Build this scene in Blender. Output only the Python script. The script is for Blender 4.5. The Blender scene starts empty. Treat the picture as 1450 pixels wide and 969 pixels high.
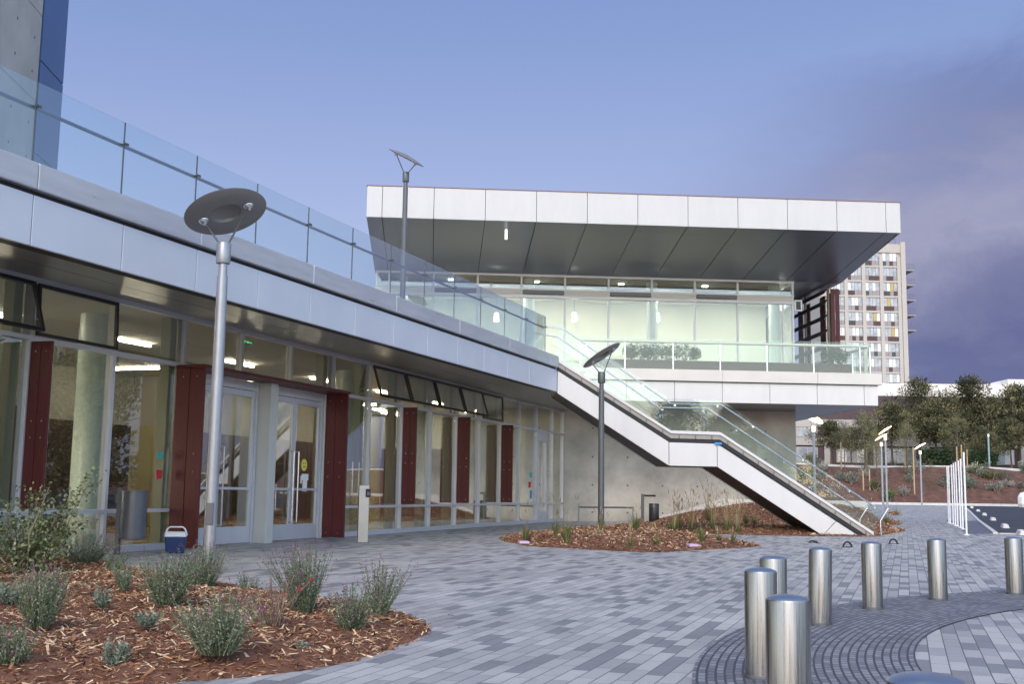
import bpy, bmesh, math, random
from mathutils import Vector, Matrix
R = math.radians
rnd = random.Random(7)
sc = bpy.context.scene
col = sc.collection
# ---------------------------------------------------------------- camera
F_PX, CX, CY, CAMZ = 1600.0, 725.0, 484.5, 1.1      # photo is 1450 x 969
PITCH, ROLL = math.atan(211.5 / F_PX), 0.0145
cd = bpy.data.cameras.new('camera'); cam = bpy.data.objects.new('camera', cd); col.objects.link(cam)
cd.sensor_width = 36; cd.lens = F_PX / 1450 * 36; cd.clip_start = 0.05; cd.clip_end = 6000
CR = Matrix.Rotation(math.pi / 2 + PITCH, 3, 'X') @ Matrix.Rotation(ROLL, 3, 'Z')
cam.matrix_world = Matrix.Translation((0, 0, CAMZ)) @ CR.to_4x4()
sc.camera = cam
# ---------------------------------------------------------------- world + sun
SUN_EL, SUN_AZ = 38, 192          # degrees; azimuth clockwise from +Y: the sun is behind the camera, a little left
w = bpy.data.worlds.new('World'); sc.world = w; w.use_nodes = True
nt = w.node_tree; nt.nodes.clear()
def N(t, **k):
    n = nt.nodes.new(t)
    for a, b in k.items(): setattr(n, a, b)
    return n
L = lambda a, b: nt.links.new(a, b)
out = N('ShaderNodeOutputWorld'); bg = N('ShaderNodeBackground'); L(bg.outputs[0], out.inputs[0])
bg.inputs[1].default_value = 0.10
sky = N('ShaderNodeTexSky', sky_type='NISHITA', sun_disc=False)
sky.sun_elevation = R(SUN_EL); sky.sun_rotation = R(SUN_AZ); sky.dust_density = 0.6; sky.ozone_density = 2.5
tc = N('ShaderNodeTexCoord'); sep = N('ShaderNodeSeparateXYZ'); L(tc.outputs['Generated'], sep.inputs[0])
def wmath(op, a, b=None, clamp=False):
    m = N('ShaderNodeMath', operation=op, use_clamp=clamp)
    for i, v in enumerate((a, b)):
        if v is None: continue
        if isinstance(v, (int, float)): m.inputs[i].default_value = v
        else: L(v, m.inputs[i])
    return m.outputs[0]
def wmix(f, a, b, mode='MIX'):
    m = N('ShaderNodeMix', data_type='RGBA', blend_type=mode)
    if isinstance(f, (int, float)): m.inputs[0].default_value = f
    else: L(f, m.inputs[0])
    for i, v in ((6, a), (7, b)):
        if isinstance(v, tuple): m.inputs[i].default_value = v
        else: L(v, m.inputs[i])
    return m.outputs[2]
# lilac evening tint of the clear sky
tint = wmix(1.0, sky.outputs[0], (3.2, 2.75, 2.35, 1), 'MULTIPLY')
# a lilac veil that thickens towards the horizon, on the side away from the sun
hz = N('ShaderNodeMapRange', clamp=True); L(sep.outputs[2], hz.inputs[0])
hz.inputs[1].default_value = 0.55; hz.inputs[2].default_value = 0.02; hz.inputs[3].default_value = 0.0; hz.inputs[4].default_value = 0.9
fwd = N('ShaderNodeMapRange', clamp=True, interpolation_type='SMOOTHSTEP'); L(sep.outputs[1], fwd.inputs[0]); fwd.inputs[1].default_value = -0.1; fwd.inputs[2].default_value = 0.6
veil = N('ShaderNodeValToRGB'); L(sep.outputs[2], veil.inputs[0]); e = veil.color_ramp.elements
K = 0.92 / (0.10 * 2 ** 0.66)
def lin(r, g, b): return tuple(((c / 255) ** 2.2) for c in (r, g, b)) + (1,)
e[0].position = 0.0; e[0].color = lin(190, 198, 226); e[1].position = 1.0; e[1].color = lin(100, 130, 192)
for p_, c_ in ((0.14, (176, 184, 220)), (0.26, (157, 170, 217)), (0.38, (132, 153, 208)), (0.50, (114, 140, 200))):
    q = e.new(p_); q.color = lin(*c_)
vs_ = N('ShaderNodeVectorMath', operation='SCALE'); L(veil.outputs[0], vs_.inputs[0]); vs_.inputs['Scale'].default_value = K
c1 = wmix(wmath('MULTIPLY', fwd.outputs[0], 0.92), tint, vs_.outputs[0])
# cloud bank low on the right of the view, broken by noise
mp = N('ShaderNodeMapping'); L(tc.outputs['Generated'], mp.inputs[0]); mp.inputs['Scale'].default_value = (1.0, 1.0, 2.2)
nz = N('ShaderNodeTexNoise'); L(mp.outputs[0], nz.inputs[0]); nz.inputs['Scale'].default_value = 5.5; nz.inputs['Detail'].default_value = 9; nz.inputs['Roughness'].default_value = 0.58; nz.inputs['Distortion'].default_value = 0.35
nn_ = wmath('SUBTRACT', nz.outputs[0], 0.5)
xa = wmath('ADD', sep.outputs[0], wmath('MULTIPLY', nn_, 0.35))
rm = N('ShaderNodeMapRange', clamp=True, interpolation_type='SMOOTHSTEP'); L(xa, rm.inputs[0]); rm.inputs[1].default_value = 0.02; rm.inputs[2].default_value = 0.34
za = wmath('ADD', wmath('SUBTRACT', sep.outputs[2], wmath('MULTIPLY', sep.outputs[0], 0.28)), wmath('MULTIPLY', nn_, 0.22))
rz_ = N('ShaderNodeMapRange', clamp=True, interpolation_type='SMOOTHSTEP'); L(za, rz_.inputs[0]); rz_.inputs[1].default_value = 0.30; rz_.inputs[2].default_value = 0.16
zc = wmath('ADD', sep.outputs[2], wmath('MULTIPLY', nn_, 0.20))
cr = N('ShaderNodeValToRGB'); L(zc, cr.inputs[0]); e = cr.color_ramp.elements
e[0].position = 0.0; e[0].color = lin(100, 106, 156); e[1].position = 0.45; e[1].color = lin(118, 138, 190)
for p_, c_ in ((0.11, (92, 97, 146)), (0.17, (122, 124, 164)), (0.225, (164, 164, 192)), (0.26, (150, 154, 190)), (0.32, (108, 120, 170))):
    q = e.new(p_); q.color = lin(*c_)
crs = N('ShaderNodeVectorMath', operation='SCALE'); L(cr.outputs[0], crs.inputs[0]); crs.inputs['Scale'].default_value = K
rf_ = N('ShaderNodeMapRange', clamp=True, interpolation_type='SMOOTHSTEP'); L(sep.outputs[1], rf_.inputs[0]); rf_.inputs[1].default_value = 0.30; rf_.inputs[2].default_value = 0.72
fin = wmix(wmath('MULTIPLY', wmath('MULTIPLY', wmath('MULTIPLY', rm.outputs[0], rz_.outputs[0]), rf_.outputs[0]), 0.90), c1, crs.outputs[0])
L(fin, bg.inputs[0])
sd = bpy.data.lights.new('sun', 'SUN'); sun = bpy.data.objects.new('sun', sd); col.objects.link(sun)
sd.energy = 1.0; sd.angle = R(25); sd.color = (1.0, 0.90, 0.80)
az = R(SUN_AZ); sv = Vector((math.sin(az) * math.cos(R(SUN_EL)), math.cos(az) * math.cos(R(SUN_EL)), math.sin(R(SUN_EL))))
sun.rotation_euler = sv.to_track_quat('Z', 'Y').to_euler()
sc.view_settings.view_transform = 'Standard'; sc.view_settings.look = 'None'; sc.view_settings.exposure = 0.66; sc.view_settings.gamma = 1
sc.view_settings.use_curve_mapping = False
# ---------------------------------------------------------------- measuring helpers (real planes of the place)
CAMP = Vector((0, 0, CAMZ))
def ray(x, y): return CR @ Vector(((x - CX) / F_PX, -(y - CY) / F_PX, -1))
def G(x, y, z=0.0):
    d = ray(x, y); return CAMP + d * ((z - CAMZ) / d.z)
def PLN(x, y, P0, n):
    d = ray(x, y); return CAMP + d * ((P0 - CAMP).dot(n) / d.dot(n))
def AT(x, y, depth):
    d = ray(x, y); return CAMP + d * (depth / d.y)
def rise(y): return 0.0 if y < 55 else min((y - 55) * 0.0075, 0.375)
# ---------------------------------------------------------------- materials
MATS = {}
def mat(name, color=(0.5, 0.5, 0.5), rough=0.5, metal=0.0, var=0.0, vscale=3.0, bump=0.0, bscale=20.0, emit=None, estr=0.0, stretch=None, spec=None, rvar=0.0):
    if name in MATS: return MATS[name]
    m = bpy.data.materials.new(name); m.use_nodes = True; MATS[name] = m
    t = m.node_tree; b = t.nodes['Principled BSDF']
    b.inputs['Base Color'].default_value = (*color, 1); b.inputs['Roughness'].default_value = rough; b.inputs['Metallic'].default_value = metal
    if spec is not None: b.inputs['Specular IOR Level'].default_value = spec
    co = t.nodes.new('ShaderNodeTexCoord'); src = co.outputs['Object']
    if stretch:
        mpn = t.nodes.new('ShaderNodeMapping'); mpn.inputs['Scale'].default_value = stretch; t.links.new(src, mpn.inputs[0]); src = mpn.outputs[0]
    if var or rvar:
        n = t.nodes.new('ShaderNodeTexNoise'); n.inputs['Scale'].default_value = vscale; n.inputs['Detail'].default_value = 6; n.inputs['Roughness'].default_value = 0.6
        t.links.new(src, n.inputs[0])
        if var:
            r_ = t.nodes.new('ShaderNodeMapRange'); r_.inputs[1].default_value = 0.25; r_.inputs[2].default_value = 0.75
            r_.inputs[3].default_value = 1 - var; r_.inputs[4].default_value = 1 + var; t.links.new(n.outputs[0], r_.inputs[0])
            mx = t.nodes.new('ShaderNodeMix'); mx.data_type = 'RGBA'; mx.blend_type = 'MULTIPLY'; mx.inputs[0].default_value = 1; mx.inputs[6].default_value = (*color, 1)
            t.links.new(r_.outputs[0], mx.inputs[7]); t.links.new(mx.outputs[2], b.inputs['Base Color'])
        if rvar:
            r2 = t.nodes.new('ShaderNodeMapRange'); r2.inputs[1].default_value = 0.3; r2.inputs[2].default_value = 0.7
            r2.inputs[3].default_value = max(0.02, rough - rvar); r2.inputs[4].default_value = rough + rvar; t.links.new(n.outputs[0], r2.inputs[0]); t.links.new(r2.outputs[0], b.inputs['Roughness'])
    if bump:
        n2 = t.nodes.new('ShaderNodeTexNoise'); n2.inputs['Scale'].default_value = bscale; n2.inputs['Detail'].default_value = 5; t.links.new(src, n2.inputs[0])
        bp = t.nodes.new('ShaderNodeBump'); bp.inputs['Strength'].default_value = bump; bp.inputs['Distance'].default_value = 0.02
        t.links.new(n2.outputs[0], bp.inputs['Height']); t.links.new(bp.outputs[0], b.inputs['Normal'])
    if emit:
        b.inputs['Emission Color'].default_value = (*emit, 1); b.inputs['Emission Strength'].default_value = estr
    return m
def glass_mat(name, tint, refl=1.0, rough=0.0, ior=1.5, milk=None, milkf=0.0):
    m = bpy.data.materials.new(name); m.use_nodes = True; MATS[name] = m
    t = m.node_tree; t.nodes.clear(); o = t.nodes.new('ShaderNodeOutputMaterial')
    tr = t.nodes.new('ShaderNodeBsdfTransparent'); tr.inputs[0].default_value = (*tint, 1)
    gl = t.nodes.new('ShaderNodeBsdfGlossy'); gl.inputs['Roughness'].default_value = rough; gl.inputs[0].default_value = (1, 1, 1, 1)
    fr = t.nodes.new('ShaderNodeFresnel'); ge = t.nodes.new('ShaderNodeNewGeometry'); io = t.nodes.new('ShaderNodeMath'); io.operation = 'MULTIPLY_ADD'
    t.links.new(ge.outputs['Backfacing'], io.inputs[0]); io.inputs[1].default_value = 1 / ior - ior; io.inputs[2].default_value = ior; t.links.new(io.outputs[0], fr.inputs[0])
    ml = t.nodes.new('ShaderNodeMath'); ml.operation = 'MULTIPLY'; ml.inputs[1].default_value = refl; ml.use_clamp = True; t.links.new(fr.outputs[0], ml.inputs[0])
    base = tr.outputs[0]
    if milk:
        df = t.nodes.new('ShaderNodeBsdfDiffuse'); df.inputs[0].default_value = (*milk, 1)
        mm = t.nodes.new('ShaderNodeMixShader'); mm.inputs[0].default_value = milkf; t.links.new(tr.outputs[0], mm.inputs[1]); t.links.new(df.outputs[0], mm.inputs[2]); base = mm.outputs[0]
    mx = t.nodes.new('ShaderNodeMixShader'); t.links.new(ml.outputs[0], mx.inputs[0]); t.links.new(base, mx.inputs[1]); t.links.new(gl.outputs[0], mx.inputs[2]); t.links.new(mx.outputs[0], o.inputs[0])
    return m
def island_mat(name, stops, rough=0.8, transl=0.0):
    m = bpy.data.materials.new(name); m.use_nodes = True; MATS[name] = m; t = m.node_tree; b = t.nodes['Principled BSDF']
    g = t.nodes.new('ShaderNodeNewGeometry'); r_ = t.nodes.new('ShaderNodeValToRGB'); el = r_.color_ramp.elements
    el[0].position = stops[0][0]; el[0].color = (*stops[0][1], 1); el[1].position = stops[-1][0]; el[1].color = (*stops[-1][1], 1)
    for p_, c_ in stops[1:-1]: q = el.new(p_); q.color = (*c_, 1)
    t.links.new(g.outputs['Random Per Island'], r_.inputs[0]); t.links.new(r_.outputs[0], b.inputs['Base Color'])
    b.inputs['Roughness'].default_value = rough; b.inputs['Specular IOR Level'].default_value = 0.2
    if transl:
        o = t.nodes['Material Output']; tl = t.nodes.new('ShaderNodeBsdfTranslucent'); t.links.new(r_.outputs[0], tl.inputs[0])
        mx = t.nodes.new('ShaderNodeMixShader'); mx.inputs[0].default_value = transl; t.links.new(b.outputs[0], mx.inputs[1]); t.links.new(tl.outputs[0], mx.inputs[2]); t.links.new(mx.outputs[0], o.inputs[0])
    return m
silver = mat('silver_panel', (0.60, 0.62, 0.68), 0.45, 0.2, var=0.05, vscale=1.2, rvar=0.08)
coping_m = mat('brushed_coping', (0.50, 0.505, 0.53), 0.36, 0.35, var=0.12, vscale=2.0, stretch=(0.6, 0.6, 6), rvar=0.1)
white = mat('white_panel', (0.60, 0.59, 0.575), 0.42, 0.0, var=0.055, vscale=1.6, stretch=(1.4, 1.4, .35), rvar=0.1, bump=.04, bscale=1.2)
cream_metal = mat('cream_coping', (0.58, 0.55, 0.51), 0.4, 0.1, var=0.05, vscale=1.5)
soffit_m = mat('dark_soffit_metal', (0.21, 0.22, 0.255), 0.33, 0.5, var=0.04, vscale=0.35)
soffit2_m = mat('grey_soffit_metal', (0.25, 0.245, 0.25), 0.33, 0.5, var=0.05, vscale=0.4)
black = mat('black_gap', (0.012, 0.012, 0.014), 0.6)
frame_m = mat('aluminium_frame', (0.58, 0.58, 0.62), 0.42, 0.3, var=0.05)
darkframe = mat('black_window_frame', (0.02, 0.022, 0.025), 0.35)
maroon = mat('maroon_board', (0.105, 0.021, 0.021), 0.42, 0.0, spec=.3, var=0.22, vscale=6, stretch=(6, 6, 0.7), bump=0.05)
bolt_m = mat('steel_screw', (0.7, 0.7, 0.7), 0.3, 0.9)
concrete = mat('board_concrete', (0.48, 0.45, 0.395), 0.8, var=0.36, vscale=0.8, bump=0.12, bscale=14)
concrete2 = mat('grey_concrete', (0.38, 0.36, 0.35), 0.8, var=0.2, vscale=0.9, bump=0.12, bscale=12)
bluepanel = mat('blue_metal_panel', (0.055, 0.12, 0.26), 0.3, 0.5, var=0.1)
steel = mat('brushed_steel', (0.31, 0.30, 0.295), 0.33, 1.0, var=0.42, vscale=6, stretch=(16, 16, 0.3), rvar=0.12)  # dark vertical stripes in the colour stand in for streaky reflections
galv = mat('grey_painted_pole', (0.33, 0.34, 0.37), 0.36, 0.5, var=0.08, vscale=5)
darkmetal = mat('dark_grey_metal', (0.11, 0.115, 0.125), 0.4, 0.4, var=0.1)
rail_m = mat('satin_rail', (0.62, 0.64, 0.68), 0.25, 0.9)
glassF = glass_mat('window_glass', (0.80, 0.84, 0.82), 2.7)
glassG = glass_mat('guard_glass', (0.90, 0.965, 0.98), 1.9, milk=(0.62, 0.78, 0.82), milkf=0.03)
glassS = glass_mat('stair_glass', (0.93, 0.965, 0.945), .85, milk=(0.70, 0.78, 0.74), milkf=0.02)
glassP = glass_mat('pavilion_glass', (0.83, 0.86, 0.83), 1.6)
# ---------------------------------------------------------------- mesh builder
class Fr:
    def __init__(s, o, ex, en): s.o = Vector(o); s.ex = Vector(ex).normalized(); s.en = Vector(en).normalized()
    def p(s, a, n, z): return s.o + s.ex * a + s.en * n + Vector((0, 0, z))
ID = Fr((0, 0, 0), (1, 0, 0), (0, 1, 0))
def wloc(o):
    v = Vector((0, 0, 0))
    while o is not None: v = v + Vector(o.location); o = o.parent
    return v
class MB:
    def __init__(s): s.v = []; s.f = []; s.uv = None
    def add(s, vs, fs):
        b = len(s.v); s.v += [Vector(q) for q in vs]; s.f += [tuple(b + i for i in f) for f in fs]; return s
    def hexa(s, lo, hi):
        return s.add(list(lo) + list(hi), [(3, 2, 1, 0), (4, 5, 6, 7), (0, 1, 5, 4), (1, 2, 6, 5), (2, 3, 7, 6), (3, 0, 4, 7)])
    def box(s, fr, a0, a1, n0, n1, z0, z1):
        P = fr.p
        return s.hexa([P(a0, n0, z0), P(a1, n0, z0), P(a1, n1, z0), P(a0, n1, z0)], [P(a0, n0, z1), P(a1, n0, z1), P(a1, n1, z1), P(a0, n1, z1)])
    def slab(s, q, t):
        q = [Vector(k) for k in q]; n = Vector((0, 0, abs(t)))
        return s.hexa(q, [k + n for k in q])
    def prism(s, poly, vec):
        n = len(poly); a = [Vector(q) for q in poly]; b = [q + Vector(vec) for q in a]
        return s.add(a + b, [tuple(range(n))[::-1], tuple(range(n, 2 * n))] + [(i, (i + 1) % n, n + (i + 1) % n, n + i) for i in range(n)])
    def tube(s, pts, r, seg=10, cap=True):
        pts = [Vector(q) for q in pts]; rs = r if isinstance(r, (list, tuple)) else [r] * len(pts); b0 = len(s.v); ring = []
        up = None
        for i, q in enumerate(pts):
            d = (pts[min(i + 1, len(pts) - 1)] - pts[max(i - 1, 0)]).normalized()
            if up is None: up = d.orthogonal().normalized()
            up = (up - d * up.dot(d)); up = up.normalized() if up.length > 1e-6 else d.orthogonal().normalized()
            sd_ = d.cross(up)
            for k in range(seg):
                a = 2 * math.pi * k / seg; s.v.append(q + (up * math.cos(a) + sd_ * math.sin(a)) * rs[i])
        for i in range(len(pts) - 1):
            for k in range(seg):
                a = b0 + i * seg + k; b = b0 + i * seg + (k + 1) % seg; s.f.append((a, b, b + seg, a + seg))
        if cap:
            s.f.append(tuple(b0 + k for k in range(seg))[::-1]); e_ = b0 + (len(pts) - 1) * seg; s.f.append(tuple(e_ + k for k in range(seg)))
        return s
    def lathe(s, prof, o=(0, 0, 0), seg=32, M=None):
        o = Vector(o); b0 = len(s.v); n = len(prof)
        for (r_, z) in prof:
            for k in range(seg):
                a = 2 * math.pi * k / seg; q = Vector((r_ * math.cos(a), r_ * math.sin(a), z))
                if M: q = M @ q
                s.v.append(o + q)
        for i in range(n - 1):
            for k in range(seg):
                a = b0 + i * seg + k; b = b0 + i * seg + (k + 1) % seg; s.f.append((a, b, b + seg, a + seg))
        s.f.append(tuple(b0 + k for k in range(seg))[::-1]); e_ = b0 + (n - 1) * seg; s.f.append(tuple(e_ + k for k in range(seg)))
        return s
    def build(s, name, m, parent=None, base=None, smooth=False, bevel=0.0, fixn=True):
        off = wloc(parent) if parent else Vector(base if base is not None else (0, 0, 0))
        me = bpy.data.meshes.new(name); me.from_pydata([tuple(q - off) for q in s.v], [], s.f)
        if fixn:
            bm = bmesh.new(); bm.from_mesh(me); bmesh.ops.recalc_face_normals(bm, faces=bm.faces); bm.to_mesh(me); bm.free()
        if isinstance(m, (list, tuple)):
            for q in m: me.materials.append(q)
        else: me.materials.append(m)
        if smooth:
            me.polygons.foreach_set('use_smooth', [True] * len(me.polygons)); 
            try: me.set_sharp_from_angle(angle=R(40))
            except Exception: pass
        o = bpy.data.objects.new(name, me); col.objects.link(o)
        if parent: o.parent = parent
        else: o.location = off
        if bevel:
            bv = o.modifiers.new('bevel', 'BEVEL'); bv.width = bevel; bv.segments = 2; bv.limit_method = 'ANGLE'
        return o
def tag(o, label=None, cat=None, group=None, kind=None):
    if label: o['label'] = label
    if cat: o['category'] = cat
    if group: o['group'] = group
    if kind: o['kind'] = kind
    return o
def thing(name, label, cat, loc=(0, 0, 0), group=None):
    o = bpy.data.objects.new(name, None); o.empty_display_size = 0.3; col.objects.link(o); o.location = loc
    return tag(o, label, cat, group)
def copy_tree(o, parent=None):
    c = o.copy(); col.objects.link(c)
    if parent: c.parent = parent
    for ch in [k for k in o.children]: copy_tree(ch, c)
    return c
Z = Vector((0, 0, 1))
# ---------------------------------------------------------------- reference frames measured from the place
FA = Vector((-6.48, 18.98, 0)); fdir = Vector((.3286, .9445, 0)).normalized(); fout = Vector((fdir.y, -fdir.x, 0))
FF = Fr(FA, fdir, fout)                         # entrance glass line, n>0 = outside
nb = Vector((-.06731, .99773, 0)).normalized(); ub = Vector((nb.y, -nb.x, 0))
W0 = Vector((2.0, 43.35, 0)); FW = Fr(W0, ub, -nb)      # pavilion wall, n>0 towards the plaza
SP = Vector((9.638, 31.636, 0)); FS = Fr(SP, ub, nb)    # stair near face, n>0 = away from camera
EE = Vector((1.261, 31.071, 0)); cdir = Vector((.35107, .93635, 0)).normalized(); cout = Vector((cdir.y, -cdir.x, 0))
FC = Fr(EE, cdir, cout)                         # terrace fascia, ends at s=0
# ================================================================ GROUND
def ground_mesh(xs, ys, zoff=0.0, fz=rise):
    m = MB()
    nx = len(xs)
    m.v = [Vector((x, y, fz(y) + zoff)) for y in ys for x in xs]
    m.f = [(j * nx + i, j * nx + i + 1, (j + 1) * nx + i + 1, (j + 1) * nx + i) for j in range(len(ys) - 1) for i in range(nx - 1)]
    return m
gm = mat('bare_earth', (0.13, 0.10, 0.07), 0.9, var=0.3, vscale=0.5)
tag(ground_mesh([-900, -200, -60, 0, 60, 200, 900], [-900, -100, 55, 105, 200, 3000], -0.03).build('ground', gm, fixn=False), kind='structure')
def paver_mat(name, bw, bh, cols, mortar, mortar_size, rot, offs=0.5, uv=False, lum=1.0, bump=0.35):
    m = bpy.data.materials.new(name); m.use_nodes = True; t = m.node_tree; b = t.nodes['Principled BSDF']
    co = t.nodes.new('ShaderNodeTexCoord'); mp_ = t.nodes.new('ShaderNodeMapping'); mp_.inputs['Rotation'].default_value = (0, 0, rot)
    t.links.new(co.outputs['UV' if uv else 'Object'], mp_.inputs[0])
    br = t.nodes.new('ShaderNodeTexBrick'); t.links.new(mp_.outputs[0], br.inputs[0]); br.offset = offs; br.offset_frequency = 2; br.squash = 1
    br.inputs['Color1'].default_value = (0, 0, 0, 1); br.inputs['Color2'].default_value = (1, 1, 1, 1); br.inputs['Mortar'].default_value = (0.5, 0.5, 0.5, 1)
    br.inputs['Scale'].default_value = 1; br.inputs['Mortar Size'].default_value = mortar_size; br.inputs['Mortar Smooth'].default_value = 0.2; br.inputs['Bias'].default_value = 0
    br.inputs['Brick Width'].default_value = bw; br.inputs['Row Height'].default_value = bh
    rp = t.nodes.new('ShaderNodeValToRGB'); rp.color_ramp.interpolation = 'CONSTANT'; el = rp.color_ramp.elements
    el[0].position = 0; el[0].color = (*cols[0], 1); el[1].position = 1 - 1 / len(cols); el[1].color = (*cols[-1], 1)
    for i in range(1, len(cols) - 1): q = el.new(i / len(cols)); q.color = (*cols[i], 1)
    t.links.new(br.outputs['Color'], rp.inputs[0])
    n = t.nodes.new('ShaderNodeTexNoise'); n.inputs['Scale'].default_value = 0.55; n.inputs['Detail'].default_value = 8; n.inputs['Roughness'].default_value = 0.65; t.links.new(co.outputs['Object'], n.inputs[0])
    mr = t.nodes.new('ShaderNodeMapRange'); mr.inputs[1].default_value = 0.3; mr.inputs[2].default_value = 0.7; mr.inputs[3].default_value = 0.84 * lum; mr.inputs[4].default_value = 1.14 * lum; t.links.new(n.outputs[0], mr.inputs[0])
    n3 = t.nodes.new('ShaderNodeTexNoise'); n3.inputs['Scale'].default_value = 60; n3.inputs['Detail'].default_value = 4; t.links.new(co.outputs['Object'], n3.inputs[0])
    mr3 = t.nodes.new('ShaderNodeMapRange'); mr3.inputs[3].default_value = 0.82; mr3.inputs[4].default_value = 1.18; t.links.new(n3.outputs[0], mr3.inputs[0])
    m1 = t.nodes.new('ShaderNodeMix'); m1.data_type = 'RGBA'; m1.blend_type = 'MULTIPLY'; m1.inputs[0].default_value = 1; t.links.new(rp.outputs[0], m1.inputs[6]); t.links.new(mr.outputs[0], m1.inputs[7])
    m3 = t.nodes.new('ShaderNodeMix'); m3.data_type = 'RGBA'; m3.blend_type = 'MULTIPLY'; m3.inputs[0].default_value = 1; t.links.new(m1.outputs[2], m3.inputs[6]); t.links.new(mr3.outputs[0], m3.inputs[7])
    # worn patches, small dark spots and hairline stains of their own shape
    n5 = t.nodes.new('ShaderNodeTexNoise'); n5.inputs['Scale'].default_value = 2.3; n5.inputs['Detail'].default_value = 10; n5.inputs['Roughness'].default_value = 0.72; n5.inputs['Distortion'].default_value = 0.8; t.links.new(co.outputs['Object'], n5.inputs[0])
    r5 = t.nodes.new('ShaderNodeMapRange'); r5.inputs[1].default_value = 0.56; r5.inputs[2].default_value = 0.74; r5.inputs[3].default_value = 1.0; r5.inputs[4].default_value = 0.74; t.links.new(n5.outputs[0], r5.inputs[0])
    vo = t.nodes.new('ShaderNodeTexVoronoi'); vo.inputs['Scale'].default_value = 1.7; t.links.new(co.outputs['Object'], vo.inputs[0])
    r6 = t.nodes.new('ShaderNodeMapRange'); r6.inputs[1].default_value = 0.025; r6.inputs[2].default_value = 0.05; r6.inputs[3].default_value = 0.55; r6.inputs[4].default_value = 1.0; t.links.new(vo.outputs['Distance'], r6.inputs[0])
    mm_ = t.nodes.new('ShaderNodeMath'); mm_.operation = 'MULTIPLY'; t.links.new(r5.outputs[0], mm_.inputs[0]); t.links.new(r6.outputs[0], mm_.inputs[1])
    m4 = t.nodes.new('ShaderNodeMix'); m4.data_type = 'RGBA'; m4.blend_type = 'MULTIPLY'; m4.inputs[0].default_value = 1; t.links.new(m3.outputs[2], m4.inputs[6]); t.links.new(mm_.outputs[0], m4.inputs[7])
    m2 = t.nodes.new('ShaderNodeMix'); m2.data_type = 'RGBA'; t.links.new(br.outputs['Fac'], m2.inputs[0]); t.links.new(m4.outputs[2], m2.inputs[6]); m2.inputs[7].default_value = (*mortar, 1)
    t.links.new(m2.outputs[2], b.inputs['Base Color']); b.inputs['Roughness'].default_value = 0.62; b.inputs['Specular IOR Level'].default_value = 0.35
    inv = t.nodes.new('ShaderNodeMath'); inv.operation = 'SUBTRACT'; inv.inputs[0].default_value = 1; t.links.new(br.outputs['Fac'], inv.inputs[1])
    ad = t.nodes.new('ShaderNodeMath'); ad.operation = 'MULTIPLY_ADD'; t.links.new(n3.outputs[0], ad.inputs[0]); ad.inputs[1].default_value = 0.25; t.links.new(inv.outputs[0], ad.inputs[2])
    bp = t.nodes.new('ShaderNodeBump'); bp.inputs['Strength'].default_value = bump; bp.inputs['Distance'].default_value = 0.006; t.links.new(ad.outputs[0], bp.inputs['Height']); t.links.new(bp.outputs[0], b.inputs['Normal'])
    return m
LG = (0.425, 0.412, 0.395); MG = (0.325, 0.318, 0.315); DG = (0.215, 0.213, 0.222); XG = (0.375, 0.363, 0.352)
ang = math.atan2(fdir.y, fdir.x)
pave = paver_mat('plank_pavers', 0.42, 0.118, [LG, DG, XG, MG, LG, MG, XG, DG, LG], (0.10, 0.095, 0.095), 0.004, -ang, offs=0.37)
tag(ground_mesh([-40, -20, -5, 5, 20, 60], [-12, 0, 20, 55, 80, 105.2], 0.0).build('paving', pave, fixn=False), kind='structure')
# ring band of small setts round the drop-off circle
RC = Vector((10.5, 5.43, 0)); RO, RI = 9.52, 8.12
setts = paver_mat('dark_setts', 0.11, 0.0555, [(0.22, 0.22, 0.24), (0.17, 0.17, 0.19), (0.25, 0.25, 0.27), (0.15, 0.15, 0.175)], (0.06, 0.06, 0.07), 0.008, 0, uv=True, bump=0.8)
def ringmesh(name, r0, r1, m, z, rings=4, seg=160):
    me = bpy.data.meshes.new(name); vs = []; fs = []; uv = []
    for i in range(seg + 1):
        a = 2 * math.pi * i / seg
        for j in range(rings + 1):
            r_ = r0 + (r1 - r0) * j / rings; vs.append((RC.x + r_ * math.cos(a), RC.y + r_ * math.sin(a), z)); uv.append((a * 8.8, r_))
    for i in range(seg):
        for j in range(rings):
            q = i * (rings + 1) + j; fs.append((q, q + 1, q + rings + 2, q + rings + 1))
    me.from_pydata(vs, [], fs); ul = me.uv_layers.new(name='UVMap')
    for lp in me.loops: ul.data[lp.index].uv = uv[lp.vertex_index]
    me.materials.append(m); me.update()
    if me.polygons[0].normal.z < 0: me.flip_normals()
    o = bpy.data.objects.new(name, me); col.objects.link(o); return o
tag(ringmesh('sett_ring', RI, RO, setts, 0.006), kind='structure')
edge_m = mat('ring_edge_stone', (0.06, 0.06, 0.075), 0.7, var=0.2)
tag(ringmesh('ring_edge', RI - 0.012, RI, edge_m, 0.008, 1), kind='structure')
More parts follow.
